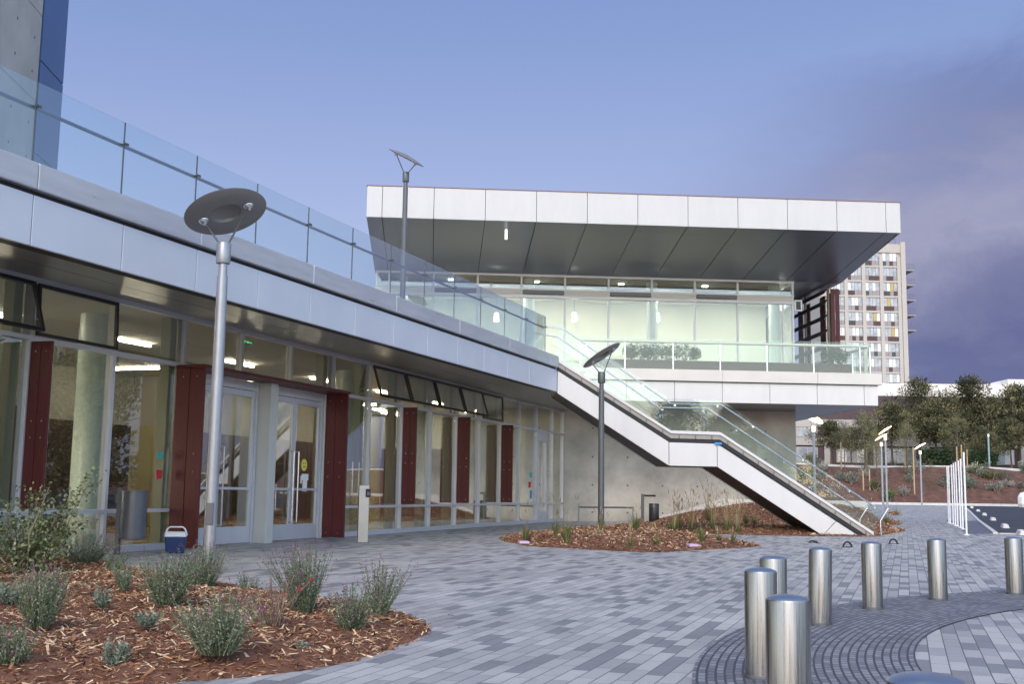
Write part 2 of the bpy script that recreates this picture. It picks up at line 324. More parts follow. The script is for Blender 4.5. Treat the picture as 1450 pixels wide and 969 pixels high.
# parking lot, kerbs
asph = mat('asphalt', (0.042, 0.042, 0.052), 0.75, var=0.3, vscale=0.4, bump=0.2, bscale=60)
kerbm = mat('pale_kerb', (0.55, 0.54, 0.52), 0.7, var=0.15)
k0 = G(1413, 756.5); k1 = Vector((k0.x + (1364.7 - 1413) * 0, 0, 0))
kA = Vector((k0.x, k0.y, 0)); kBv = AT(1366, 716, 104); kB = Vector((kBv.x, 104, 0.37))
lot = MB()
def kx(y): return kA.x + (kB.x - kA.x) * (y - kA.y) / (kB.y - kA.y)
ysl = [kA.y, 55, 80, 104]
for i in range(3):
    y0, y1 = ysl[i], ysl[i + 1]
    lot.add([(kx(y0), y0, rise(y0) + .006), (90, y0, rise(y0) + .006), (90, y1, rise(y1) + .006), (kx(y1), y1, rise(y1) + .006)], [(0, 1, 2, 3)])
tag(lot.build('parking_lot', asph), kind='structure')
kb = MB()
for i in range(3):
    y0, y1 = ysl[i], ysl[i + 1]
    a0, a1 = Vector((kx(y0), y0, rise(y0))), Vector((kx(y1), y1, rise(y1)))
    kb.hexa([a0 + Vector((-.15, 0, 0)), a0, a1, a1 + Vector((-.15, 0, 0))], [a0 + Vector((-.15, 0, .05)), a0 + Z * .05, a1 + Z * .05, a1 + Vector((-.15, 0, .05))])
kb.box(ID, -20, 90, 104, 104.3, rise(104), rise(104) + .22)
kb.box(ID, kA.x, 90, kA.y - .15, kA.y, 0, .03)
tag(kb.build('kerb', kerbm), kind='structure')
tact = paver_mat('small_square_pavers', 0.12, 0.12, [(0.17, 0.175, 0.22), (0.14, 0.145, 0.19), (0.19, 0.19, 0.23)], (0.06, 0.06, 0.08), 0.012, -ang, offs=0)
tp = MB(); pa = G(1369, 756.5)
tp.add([(pa.x, pa.y, .005), (kA.x - .16, kA.y, .005), (kx(55) - .16, 55, .005), (AT(1338, 700, 55).x, 55, .005)], [(0, 1, 2, 3)])
tag(tp.build('walkway_strip', tact), kind='structure')
# mulch bank behind
bankm = mat('bark_slope', (0.12, 0.058, 0.04), 0.95, var=0.55, vscale=1.6, bump=0.6, bscale=6)
def bank_top(x): return 4.2 - 0.012 * max(0, x - 28) + 0.12 * math.sin(x * .31)
bk = MB(); xs = [-60 + i * 3 for i in range(75)]; nrow = 10
for j in range(nrow + 1):
    for x in xs:
        t_ = j / nrow; yy = 105 + 10 * t_ + (0.8 * math.sin(x * .11)) * t_
        zz = .36 + (bank_top(x) - .36) * (t_ ** .85) + rnd.uniform(-.07, .07) * (0 < j)
        bk.v.append(Vector((x, yy, zz)))
for x in xs: bk.v.append(Vector((x, 200, bank_top(x) + 0.5)))
nx = len(xs)
for j in range(nrow + 1):
    for i in range(nx - 1): bk.f.append((j * nx + i, j * nx + i + 1, (j + 1) * nx + i + 1, (j + 1) * nx + i))
tag(bk.build('bank', bankm, fixn=False, smooth=True), kind='structure')
bw = MB()
for i in range(nx - 1):
    x0, x1 = xs[i], xs[i + 1]
    for (xa, xb) in ((x0, x1),):
        ya, yb = 115 + .8 * math.sin(xa * .11), 115 + .8 * math.sin(xb * .11)
        za, zb = bank_top(xa), bank_top(xb)
        bw.hexa([(xa, ya, za - .3), (xb, yb, zb - .3), (xb, yb + .3, zb - .3), (xa, ya + .3, za - .3)], [(xa, ya, za + .18), (xb, yb, zb + .18), (xb, yb + .3, zb + .18), (xa, ya + .3, za + .18)])
tag(bw.build('bank_kerb', kerbm), kind='structure')
# ================================================================ MULCH BEDS
chipm = island_mat('wood_chips', [(0.0, (0.07, 0.028, 0.013)), (0.25, (0.17, 0.072, 0.038)), (0.52, (0.28, 0.135, 0.07)), (0.74, (0.48, 0.27, 0.145)), (0.88, (0.66, 0.47, 0.29)), (1.0, (0.80, 0.64, 0.44))], 0.85)
soilm = mat('bark_mulch', (0.15, 0.062, 0.033), 0.95, var=0.5, vscale=9, bump=0.7, bscale=25)
def inside(p, poly):
    c = False; n = len(poly)
    for i in range(n):
        a, b = poly[i], poly[(i + 1) % n]
        if (a.y > p[1]) != (b.y > p[1]) and p[0] < (b.x - a.x) * (p[1] - a.y) / (b.y - a.y) + a.x: c = not c
    return c
def edist(p, poly):
    best = 1e9; q = Vector((p[0], p[1], 0))
    for i in range(len(poly)):
        a, b = poly[i], poly[(i + 1) % len(poly)]; d = b - a; t_ = max(0, min(1, (q - a).dot(d) / max(1e-9, d.length_squared))); best = min(best, (q - a - d * t_).length)
    return best
def smooth_poly(pts, k=2):
    for _ in range(k):
        o = []
        for i in range(len(pts)):
            a, b = pts[i], pts[(i + 1) % len(pts)]; o += [a * .75 + b * .25, a * .25 + b * .75]
        pts = o
    return pts
def make_bed(name, poly, hfun, step, nchip, clen, extra=None):
    xs_ = [p.x for p in poly]; ys_ = [p.y for p in poly]
    bm = bmesh.new(); vs = [bm.verts.new((p.x, p.y, -.02)) for p in poly]
    f = bm.faces.new(vs); bm.normal_update()
    if f.normal.z < 0: f.normal_flip()
    bmesh.ops.triangulate(bm, faces=bm.faces)
    for axis, lo, hi in ((0, min(xs_), max(xs_)), (1, min(ys_), max(ys_))):
        q = lo + step
        while q < hi:
            co = [0, 0, 0]; no = [0, 0, 0]; co[axis] = q; no[axis] = 1
            bmesh.ops.bisect_plane(bm, geom=bm.verts[:] + bm.edges[:] + bm.faces[:], plane_co=co, plane_no=no); q += step
    for v in bm.verts:
        d = edist((v.co.x, v.co.y), poly); v.co.z = hfun(v.co.x, v.co.y, d) + (rnd.uniform(-.012, .012) if d > .02 else 0)
    me = bpy.data.meshes.new(name); bm.to_mesh(me); bm.free(); me.materials.append(soilm)
    for p_ in me.polygons: p_.use_smooth = True
    o = bpy.data.objects.new(name, me); col.objects.link(o); tag(o, kind='structure')
    ch = MB(); cnt = 0; guard = 0
    while cnt < nchip and guard < nchip * 30:
        guard += 1
        x, y = rnd.uniform(min(xs_), max(xs_)), rnd.uniform(min(ys_), max(ys_))
        if not inside((x, y), poly): continue
        d = edist((x, y), poly); z = hfun(x, y, d) + rnd.uniform(0.0, .022)
        l = clen * rnd.uniform(.2, 1.0) ** 1.3 * (1.7 if rnd.random() < .05 else 1); w_ = l * rnd.uniform(.14, .38); a = rnd.uniform(0, 6.283); ti = rnd.gauss(0, .32); t2 = rnd.gauss(0, .35)
        ex = Vector((math.cos(a) * math.cos(ti), math.sin(a) * math.cos(ti), math.sin(ti))); ey = Vector((-math.sin(a) * math.cos(t2), math.cos(a) * math.cos(t2), math.sin(t2))); c = Vector((x, y, z)); h_ = ex.cross(ey) * l * .05
        k1_, k2_ = rnd.uniform(.3, 1), rnd.uniform(.3, 1)
        ch.add([c - ex * l / 2 - ey * w_ / 2 * k1_, c + ex * l / 2 - ey * w_ / 2 * k2_, c + ex * l / 2 + ey * w_ / 2 * k2_, c - ex * l / 2 + ey * w_ / 2 * k1_, c + h_ + ey * w_ * .1, c - h_ * .3], [(0, 1, 4), (1, 2, 4), (2, 3, 4), (3, 0, 4)])
        ch.v.pop(); cnt += 1
    o2 = ch.build(name.replace('bed', 'chips'), chipm, fixn=False); tag(o2, 'loose reddish brown wood chips spread over the planting bed', 'mulch', kind='stuff')
    return o
b1px = [(617, 893), (604, 903), (570, 918), (530, 932), (480, 943), (430, 952), (340, 962), (261, 969), (120, 979), (-60, 990), (-260, 1000), (-500, 980), (-560, 900), (-380, 820), (-150, 790), (0, 788), (90, 793), (165, 800), (250, 815), (340, 832), (420, 845), (500, 857), (560, 867), (600, 879)]
BED1 = smooth_poly([G(*q) for q in b1px], 2)
def h1(x, y, d): return -.01 + .13 * (1 - math.exp(-d * 2.2)) + (.03 * math.sin(x * 3.1 + y * 1.7) + .02 * math.sin(y * 4.3 - x)) * min(1, d * 2)
make_bed('mulch_bed', BED1, h1, .22, 62000, .075)
b2px = [(703, 764), (716, 758.5), (769, 757.5), (819, 753), (855, 750.5), (888, 750), (915, 751.5), (948, 755.5), (976, 758.5), (1031, 765), (1059, 770.5), (1088, 774.3), (1003, 779), (948, 782.6), (926, 783.4), (876, 781.5), (810, 777.5), (755, 775), (722, 770)]
BED2 = smooth_poly([G(*q) for q in b2px], 1)
def h2(x, y, d): return -.01 + .30 * (1 - math.exp(-d * .9)) + .03 * math.sin(x * 2.1 + y) * min(1, d)
make_bed('mulch_bed', BED2, h2, .35, 22000, .11)
BED3 = [G(*q) for q in [(908, 748.5), (960, 754), (1003, 757), (1100, 759.3), (1168, 760.6), (1240, 760.9), (1262, 757), (1284, 752.5), (1235, 749)]] + [FW.p(11.5, 3.2, 0), FW.p(11.5, .25, 0), FW.p(9.3, .2, 0), FW.p(3.0, .2, 0)]
for p_ in BED3: p_.z = 0
def h3(x, y, d):
    q = Vector((x, y, 0)) - W0; u_ = q.dot(ub); n_ = -q.dot(nb)
    up_ = max(0, min(1, (u_ - 3.0) / 3.6)); return -.01 + min(.2, d * .12) + up_ * .62 * math.exp(-((n_ - 1.5) / 3.6) ** 2) * min(1, d * 1.5)
make_bed('mulch_bed', BED3, h3, .5, 22000, .12)
def tongue(pts):
    P_ = smooth_poly([G(*q) for q in pts], 1); make_bed('mulch_bed', P_, lambda x, y, d: -.01 + min(.16, d * .2), .6, 1500, .2)
tongue([(1206, 748), (1240, 752), (1270, 753.4), (1286, 752.6), (1262, 748.5), (1235, 747)])
tongue([(1245, 744), (1265, 745), (1282, 742), (1262, 737.5), (1240, 736)])
tongue([(1245, 731), (1270, 733.5), (1294, 730), (1268, 727), (1245, 726)])
# ================================================================ ENTRANCE BUILDING
MOD = 1.909; S0 = -2.31
mul = [S0 + MOD * k for k in range(-3, 15)] + [25.78]
HEAD, TR2, SILL = 4.12, 3.28, 0.68
eb = thing('entrance_building', 'low glazed entrance building with silver fascia and roof terrace along the left side', 'building', FF.p(10, -3, 0))
# fascia, coping, gap, soffit
fm = MB(); sj = -0.72
jl = [0.0, -0.73]
while jl[-1] > -34: jl.append(jl[-1] - 1.564)
jl = jl[::-1]
for a_, b_ in zip(jl[:-1], jl[1:]): fm.box(FC, a_ + .008, b_ - .008, -.05, 0, 3.84, 4.44)
fm.build('fascia_panel', silver, eb, bevel=.006)
MB().box(FC, -34, -0.01, -.30, -.045, 3.86, 4.60).build('fascia_backing', black, eb)
cp = MB()
for i in range(0, len(jl) - 1, 2):
    a_, b_ = jl[i], jl[min(i + 2, len(jl) - 1)]
    cp.box(FC, a_ + .004, b_ - .004, -.30, .05, 4.50, 4.82)
cp.build('coping', coping_m, eb, bevel=.015)
# roof slab (terrace)
te = FF.p(26.3, 0.0, 0)
rp_ = [FC.p(-34, -.3, 4.66), FC.p(-.02, -.3, 4.66), te + Z * 4.66, te - ub * 12 + Z * 4.66 - nb * .2, FC.p(-34, -14, 4.66)]
MB().prism([q - Z * .3 for q in rp_], Z * .3).build('roof_slab', concrete2, eb)
MB().prism([FC.p(-.02, -.3, 4.37), FC.p(-.02, -.05, 4.37), FW.p(.3, .02, 4.37), FW.p(-.6, .02, 4.37)], Z * .42).build('terrace_end', silver, eb)
sf = MB(); NR = [0, .5, 1]
for a_, b_ in zip(jl[:-1], jl[1:]):
    for t0, t1 in zip(NR[:-1], NR[1:]):
        def sp(s_, t_):
            f_ = FC.p(s_, -.052, 3.862); d0 = (f_ - FA).dot(fdir); g_ = FF.p(d0, .10, 4.19); return f_.lerp(g_, t_)
        g = .006
        e0, e1 = a_ + g, b_ - g
        tt0, tt1 = t0 + .002 + (0.004 if t0 else 0), t1 - .002
        sf.slab([sp(e0, tt0), sp(e0, tt1), sp(e1, tt1), sp(e1, tt0)], -.02)
sf.build('soffit_panel', soffit2_m, eb)
bkp = MB(); q0, q1 = FC.p(-34, -.06, 3.93), FC.p(-.05, -.06, 3.93); d0_, d1_ = (q0 - FA).dot(fdir), (q1 - FA).dot(fdir)
bkp.slab([q0, q1, FF.p(d1_, .1, 4.26), FF.p(d0_, .1, 4.26)], .05); bkp.slab([q1, FW.p(-.2, .1, 4.26), FW.p(.02, .1, 4.26), FF.p(d1_, .1, 4.26)], .05)
bkp.build('soffit_backing', black, eb)
MB().slab([sp(-.01, 0), FW.p(.25, .05, 4.2), FF.p(26.0, .1, 4.19), sp(-.01, 1)], .03).build('soffit_end', soffit2_m, eb)
# frame
DOOR0, DOOR1 = S0 + 2 * MOD, S0 + 5 * MOD            # portal spans three bays
fb = MB()
for s_ in mul:
    inport = DOOR0 + .1 < s_ < DOOR1 - .1
    fb.box(FF, s_ - .035, s_ + .035, -.10, .05, (3.28 if inport else .02), HEAD)
fb.box(FF, mul[0], mul[-1], -.102, .052, HEAD, HEAD + .09)
fb.box(FF, mul[0], mul[-1], -.098, .048, TR2 - .035, TR2 + .035)
for x0, x1 in ((mul[0], DOOR0), (DOOR1, mul[-1])):
    fb.box(FF, x0, x1, -.098, .048, SILL - .03, SILL + .03); fb.box(FF, x0, x1, -.098, .055, .0, .11)
fb.build('window_frame', frame_m, eb, bevel=.004)
MB().box(FF, mul[0], mul[-1] + .1, -.6, .095, HEAD + .092, 4.36).build('head_trim', darkmetal, eb)
awn = {0, 1, 2, 3, 10, 11, 12, 13}    # bays whose clerestory window is a top hung black window
for i in range(len(mul) - 1):
    a_, b_ = mul[i] + .036, mul[i + 1] - .036
    mid = (mul[i] + mul[i + 1]) / 2
    inport = DOOR0 < mid < DOOR1
    def pane(z0, z1, nm='window'):
        return MB().box(FF, a_, b_, -.03, -.018, z0, z1).build(nm, glassF, eb)
    # clerestory
    opened = (i in (1, 2)) or (i in (9, 10, 11, 12)) ; closedblack = i in (3, 13)
    if opened or closedblack:
        op = R(17) if opened else R(2)
        hinge = FF.p(0, .05, HEAD - .01)
        def ap(s_, n_, dz):       # dz below the hinge
            return FF.p(s_, .05 + n_ * math.cos(op) + dz * math.sin(op), HEAD - .01 - dz * math.cos(op) + n_ * math.sin(op))
        H_ = HEAD - TR2 - .045
        def abox(m_, s0, s1, n0, n1, d0, d1):
            m_.hexa([ap(s0, n0, d0), ap(s1, n0, d0), ap(s1, n1, d0), ap(s0, n1, d0)], [ap(s0, n0, d1), ap(s1, n0, d1), ap(s1, n1, d1), ap(s0, n1, d1)])
        w1 = MB(); abox(w1, a_, b_, 0, .05, 0, .06); abox(w1, a_, b_, 0, .05, H_ - .05, H_); abox(w1, a_, a_ + .05, 0, .05, .06, H_ - .05); abox(w1, b_ - .05, b_, 0, .05, .06, H_ - .05)
        wo = w1.build('awning_window', darkframe, eb)
        g1 = MB(); abox(g1, a_ + .05, b_ - .05, .02, .032, .06, H_ - .05); g1.build('pane', glassF, wo)
        if opened:
            st_ = MB()
            for s_ in (a_ + .02, b_ - .02): st_.tube([FF.p(s_, -.02, TR2 + .3), ap(s_, 0, H_ * .75)], .008, 6)
            st_.build('stay', frame_m, wo)
    else: pane(TR2 + .036, HEAD - .001)
    if not inport:
        if i == 16:       # narrow door in the bay near the concrete wall
            pd = MB(); c0, c1 = a_ + .0, a_ + 1.05
            pd.box(FF, c0, c0 + .12, -.06, .07, .02, 3.1); pd.box(FF, c1 - .12, c1, -.06, .07, .02, 3.1); pd.box(FF, c0 + .12, c1 - .12, -.06, .07, 2.9, 3.1); pd.box(FF, c0 + .12, c1 - .12, -.06, .07, .02, .42)
            pd.box(FF, c0, c1, -.05, .06, 3.1, TR2 - .036)
            d_ = pd.build('door', frame_m, eb, bevel=.004)
            MB().box(FF, c0 + .12, c1 - .12, -.01, .0, .42, 2.9).build('pane', glassF, d_)
            MB().tube([FF.p(c0 + .2, .07, .9), FF.p(c0 + .2, .13, .9), FF.p(c0 + .2, .13, 2.2), FF.p(c0 + .2, .07, 2.2)], .015, 8).build('handle', rail_m, d_)
            MB().box(FF, c1 + .02, b_, -.03, -.018, SILL + .031, TR2 - .036).build('window', glassF, eb)
            MB().box(FF, c1 + .02, b_, -.03, -.018, .111, SILL - .031).build('window', glassF, eb)
        else:
            pane(SILL + .031, TR2 - .036); pane(.111, SILL - .031)
# maroon fins
def fin_at(s_, w_=.38, z0=.74, z1=3.22, th=.05, name='fin'):
    m = MB()
    m.box(FF, s_ - th / 2, s_ + th / 2, .052, .052 + w_ * .485, z0, z1); m.box(FF, s_ - th / 2, s_ + th / 2, .052 + w_ * .515, .052 + w_, z0, z1)
    m.box(FF, s_ - th / 2 + .012, s_ + th / 2 - .012, .06, .052 + w_ - .01, z0 + .01, z1 - .01)
    o = m.build(name, maroon, eb, bevel=.003)
    sc_ = MB()
    for z in (z0 + .1, z0 + (z1 - z0) * .42, z0 + (z1 - z0) * .52, z1 - .15):
        for n_ in (.25, .75): sc_.lathe([(.012, 0), (.012, .006), (.006, .010)], FF.p(s_ - th / 2, .052 + w_ * n_, z), 8, Matrix.Rotation(math.atan2(fdir.y, fdir.x) + math.pi / 2, 3, 'Z') @ Matrix.Rotation(math.pi / 2, 3, 'X'))
    sc_.build('screw', bolt_m, o)
for k in (-2, 0, 7, 9, 11): fin_at(S0 + MOD * k + .02)
for k in (1.32, 6.83): fin_at(k, w_=.58, z0=.03, z1=3.20, th=.06, name='portal_jamb')
MB().box(FF, 1.27, 6.90, .05, .66, 3.203, 3.262).build('portal_lintel', maroon, eb, bevel=.004)
# doors: two pairs of glazed leaves with pale pillars
dz1 = 3.02
def door_bay(s0, s1):
    fr_ = MB(); fr_.box(FF, s0, s0 + .07, -.06, .06, 0, dz1 + .08); fr_.box(FF, s1 - .07, s1, -.06, .06, 0, dz1 + .08); fr_.box(FF, s0 + .07, s1 - .07, -.06, .06, dz1, dz1 + .08)
    fr_.box(FF, s0, s1, -.055, .055, dz1 + .081, 3.2)
    fr_.build('door_frame', frame_m, eb, bevel=.004)
    c_ = (s0 + s1) / 2
    for sa, sb, hs in ((s0 + .075, c_ - .004, -1), (c_ + .004, s1 - .075, 1)):
        d = MB(); d.box(FF, sa, sa + .085, -.03, .03, .02, dz1 - .01); d.box(FF, sb - .085, sb, -.03, .03, .02, dz1 - .01)
        d.box(FF, sa + .085, sb - .085, -.03, .03, dz1 - .13, dz1 - .01); d.box(FF, sa + .085, sb - .085, -.03, .03, .02, .34); d.box(FF, sa + .085, sb - .085, -.032, .045, 1.05, 1.10)
        o = d.build('door', frame_m, eb, bevel=.004)
        MB().box(FF, sa + .085, sb - .085, -.006, .004, .34, dz1 - .13).build('pane', glassF, o)
        hx = c_ + hs * .10
        MB().tube([FF.p(hx, .03, .38), FF.p(hx, .11, .38), FF.p(hx, .11, 1.87), FF.p(hx, .03, 1.87)], .016, 8).build('handle', rail_m, o)
    return c_
pw = mat('pale_pillar', (0.56, 0.555, 0.52), 0.5, 0.1)
c1_ = door_bay(1.42, 4.04); c2_ = door_bay(4.34, 6.76)
MB().box(FF, 4.05, 4.33, -.12, .34, .0, 3.2).build('door_pillar', pw, eb, bevel=.01)
MB().box(FF, 6.90, DOOR1 - .04, -.03, -.018, .1, 3.24).build('window', glassF, eb)
MB().box(FF, 6.765, 6.80, -.12, .10, .0, 3.2).build('door_pillar', pw, eb, bevel=.01)
# paper notices taped on the glass
yel = mat('yellow_paper', (0.75, 0.68, 0.10), 0.7); wp = mat('white_paper', (0.8, 0.8, 0.78), 0.7); redp = mat('red_paper', (0.55, 0.03, 0.05), 0.7); tealp = mat('teal_paper', (0.05, 0.42, 0.42), 0.7); bluep = mat('blue_paper', (0.06, 0.22, 0.62), 0.7)
def onF(x, y): q = PLN(x, y, FF.p(0, .012, 0), fout) - FA; return q.dot(fdir), q.z
nm_ = MB(); s_, z_ = onF(431, 659); 
nm_.prism([FF.p(s_ + .12 * math.cos(a) , .006, z_ + .13 * math.sin(a)) for a in [i * math.pi / 8 for i in range(16)]], fout * .004)
o_ = nm_.build('round_notice', yel, eb)
fc_ = MB()
for dx in (-.04, .04): fc_.box(FF, s_ + dx - .012, s_ + dx + .012, .0105, .013, z_ + .02, z_ + .06)
fc_.box(FF, s_ - .06, s_ + .06, .0105, .013, z_ - .05, z_ - .03); fc_.build('drawn_face', darkmetal, o_)
s_, z_ = onF(432, 682)
nb_ = MB(); nb_.box(FF, s_ - .14, s_ + .14, .006, .010, z_ + .02, z_ + .16); nb_.box(FF, s_ - .09, s_ + .09, .006, .010, z_ - .22, z_ + .02); nb_.box(FF, s_ - .19, s_ - .14, .006, .010, z_ - .05, z_ + .12)
nb_.build('paper_figure', wp, eb)
for (x, y, m_, hw, hh) in ((229, 645, tealp, .075, .055), (227, 672, redp, .075, .075), (753, 673, tealp, .12, .09), (751, 687, redp, .12, .10), (753, 701, bluep, .1, .14)):
    s_, z_ = onF(x, y); MB().box(FF, s_ - hw, s_ + hw, -.016, -.012, z_ - hh, z_ + hh).build('notice', m_, eb)
# interior
floor_m = mat('interior_floor', (0.32, 0.25, 0.14), 0.25, var=0.15, vscale=1)
ceil_m = mat('interior_ceiling', (0.5, 0.5, 0.48), 0.8, var=0.05)
wallbr = mat('dark_brown_wall', (0.045, 0.024, 0.020), 0.5, var=0.25, vscale=1.2)
wallyl = mat('yellow_green_wall', (0.40, 0.37, 0.20), 0.7, var=0.08)
colm = mat('pale_column', (0.60, 0.70, 0.68), 0.35, var=0.05)
MB().box(FF, mul[0] - .2, 26.5, -13, -.105, -.02, .015).build('interior_floor', floor_m, eb)
MB().box(FF, mul[0] - .2, 26.3, -13, -.11, 4.13, 4.3).build('interior_ceiling', ceil_m, eb)
greyw = mat('grey_green_wall', (0.36, 0.355, 0.32), 0.7, var=0.05)
def iwall(a0, a1, n0, n1, split=2.75, low=None, up=None):
    MB().box(FF, a0, a1, n0, n1, .02, split).build('inner_wall', low or wallbr, eb); MB().box(FF, a0, a1, n0, n1, split + .003, 4.125).build('inner_wall', up or greyw, eb)
iwall(mul[0], 24.0, -8.2, -8.0); iwall(24.003, 26.5, -8.2, -8.0, low=wallyl)
iwall(26.35, 26.5, -2.6, -.12, low=wallyl, up=wallyl); iwall(26.35, 26.5, -7.9, -2.61)
iwall(3.2, 3.4, -7.9, -5.4); iwall(10.4, 10.6, -7.9, -5.9, low=wallyl); iwall(-1.6, -1.4, -7.9, -6.0, low=wallyl, up=wallyl)
iwall(mul[0] - .35, mul[0] - .2, -8, .05)
# green inner linings at the piers that carry the fins
pier = mat('sage_pier', (0.33, 0.36, 0.27), 0.6)
for k in (-2, 0, 2, 5, 6, 7, 8, 9, 10, 11, 12, 13): 
    MB().box(FF, S0 + MOD * k - .22, S0 + MOD * k - .05, -.32, -.12, .02, 4.12).build('pier', pier, eb)
for x in (128, 489, 686):
    q = PLN(x, 640, FF.p(0, -1.25, 0), fout); s_ = (q - FA).dot(fdir); c = FF.p(s_, -1.25, 0)
    MB().lathe([(.31, .015), (.31, 4.13)], c, 32).build('column', colm, eb, smooth=True)
MB().lathe([(.31, .015), (.31, 4.13)], FF.p(4.0, -5.5, 0), 32).build('column', colm, eb, smooth=True)
lampw = mat('lit_strip', (1, 1, 1), 0.5, emit=(1.0, 0.84, 0.62), estr=60)
def strip(s_, n_, l, along=True, z=4.06):
    m = MB()
    if along: m.box(FF, s_, s_ + l, n_ - .022, n_ + .022, z, z + .04)
    else: m.box(FF, s_ - .022, s_ + .022, n_ - l, n_, z, z + .04)
    m.build('ceiling_light', lampw, eb)
for i in range(8): strip(-5 + i * 4.1, -2.9, 1.2, True); strip(-4 + i * 4.1, -5.4, 1.6, False)
strip(24.2, -3.5, 1.6); strip(22.6, -6.5, 1.6); strip(24.4, -7, 1.5)
s_, z_ = 1.0, 1.9; MB().box(FF, -.95, -.91, -1.9, -1.86, .5, 2.05).build('lit_tube', lampw, eb)
# door/exit sign (green, inside)
def text_mesh(txt, size, depth, fr, s_, n_, z_, m, name, parent, flip=1):
    cu = bpy.data.curves.new('txt', 'FONT'); cu.body = txt; cu.size = size; cu.extrude = depth; cu.align_x = 'CENTER'
    to = bpy.data.objects.new('txt', cu); col.objects.link(to); dg = bpy.context.evaluated_depsgraph_get(); me = bpy.data.meshes.new_from_object(to.evaluated_get(dg)); bpy.data.objects.remove(to); bpy.data.curves.remove(cu)
    me.materials.clear(); me.materials.append(m)
    off = wloc(parent)
    for v in me.vertices: q = fr.p(s_ + flip * v.co.x, n_ + v.co.z, z_ + v.co.y); v.co = q - off
    o = bpy.data.objects.new(name, me); col.objects.link(o); o.parent = parent; return o
green = mat('green_exit_letters', (0.02, 0.3, 0.05), 0.5, emit=(0.1, 1.0, 0.25), estr=2.5)
bx_ = mat('exit_sign_plate', (0.10, 0.12, 0.10), 0.4)
for (x, y) in ((350, 481), (752, 573)):
    q = PLN(x, y, FF.p(0, -.6, 0), fout); s_ = (q - FA).dot(fdir)
    pl_ = MB().box(FF, s_ - .19, s_ + .19, -.62, -.6, q.z - .11, q.z + .11).build('exit_sign', bx_, eb)
    text_mesh('EXIT', .2, .003, FF, s_, -.595, q.z - .07, green, 'lettering', pl_)
# arm chair height green bin seen inside by the far column
gb = mat('pale_green_plastic', (0.45, 0.55, 0.28), 0.6)
q = PLN(709, 726, FF.p(0, -1.6, 0), fout); s_ = (q - FA).dot(fdir); c = FF.p(s_, -1.6, .015)
bn = MB().lathe([(.22, 0), (.29, .66), (.31, .66), (.31, .70), (.27, .70), (.21, .05)], c, 24).build('indoor_bin', gb, base=c, smooth=True)
tag(bn, 'pale green bin on the floor behind the glass beside the farthest pale column', 'bin')
# ---------------------------------------------------------------- terrace guard
gr = thing('glass_railing', 'frameless glass guard with round handrail along the edge of the low terrace roof', 'railing', FC.p(-10, -.1, 4.82))
joints = [-19.44 + 1.562 * k for k in range(-9, 13)] + [-.55]
for a_, b_ in zip(joints[:-1], joints[1:]):
    if b_ - a_ < .3: continue
    MB().box(FC, a_ + .008, b_ - .008, -.13, -.115, 4.80, 5.84).build('glass_panel', glassG, gr)
MB().tube([FC.p(joints[0], -.22, 5.56), FC.p(-.6, -.22, 5.56)], .024, 10).build('handrail', darkmetal if 0 else mat('blue_grey_rail', (0.12, 0.16, 0.22), 0.3, 0.7), gr, smooth=True)
for a_ in joints[1:-1]:
    c_ = MB(); c_.tube([FC.p(a_, -.20, 5.545), FC.p(a_, -.07, 5.545)], .014, 8); c_.box(FC, a_ - .05, a_ + .05, -.095, -.08, 5.53, 5.56); c_.build('clamp', darkmetal, gr)
    MB().box(FC, a_ - .006, a_ + .006, -.131, -.114, 4.82, 5.84).build('joint_seal', darkmetal, gr)
# ================================================================ CORE TOWER (top left)
ct = thing('concrete_tower', 'raw concrete stair tower with blue metal end rising behind the terrace guard', 'building', (-9.5, 19, 0))
tq = AT(87, 120, 20.0); tq.z = 0; FT = Fr(tq, nb, ub)       # face looks right; a = along nb from far corner
tjn = AT(54, 150, 1); kq = None
# find where column x=54 meets the face
pj = PLN(54, 110, tq, ub); sj_ = (pj - tq).dot(nb)
c_ = MB()
for z0, z1 in ((4.6, 6.1), (6.1, 7.65), (7.65, 9.2), (9.2, 14)): c_.box(FT, -9, sj_ - .01, -6, 0, z0 + .008, z1 - .008)
c_.box(FT, -9, sj_ - .02, -5.9, -.012, 4.6, 14)
c_.build('wall', concrete2, ct, bevel=.004)
hl = MB()
for z in (5.1, 5.7, 6.6, 7.2, 8.1, 8.7):
    for s_ in (-3.0, -2.2, -1.4, -.6): hl.lathe([(.025, 0), (.025, .004)], FT.p(sj_ + s_ + .3, .0005, z), 10, Matrix.Rotation(math.atan2(ub.y, ub.x), 3, 'Z') @ Matrix.Rotation(math.pi / 2, 3, 'Y'))
hl.build('tie_hole', darkmetal, ct)
pn = MB()
for z0, z1 in ((4.6, 5.1), (5.1, 6.75), (6.75, 8.4), (8.4, 10.05), (10.05, 14)): pn.box(FT, sj_, 0, -6, .03, z0 + .012, z1 - .012)
pn.box(FT, sj_ + .01, -.01, -5.9, .015, 4.6, 14)
pn.build('blue_panel', bluepanel, ct, bevel=.004)
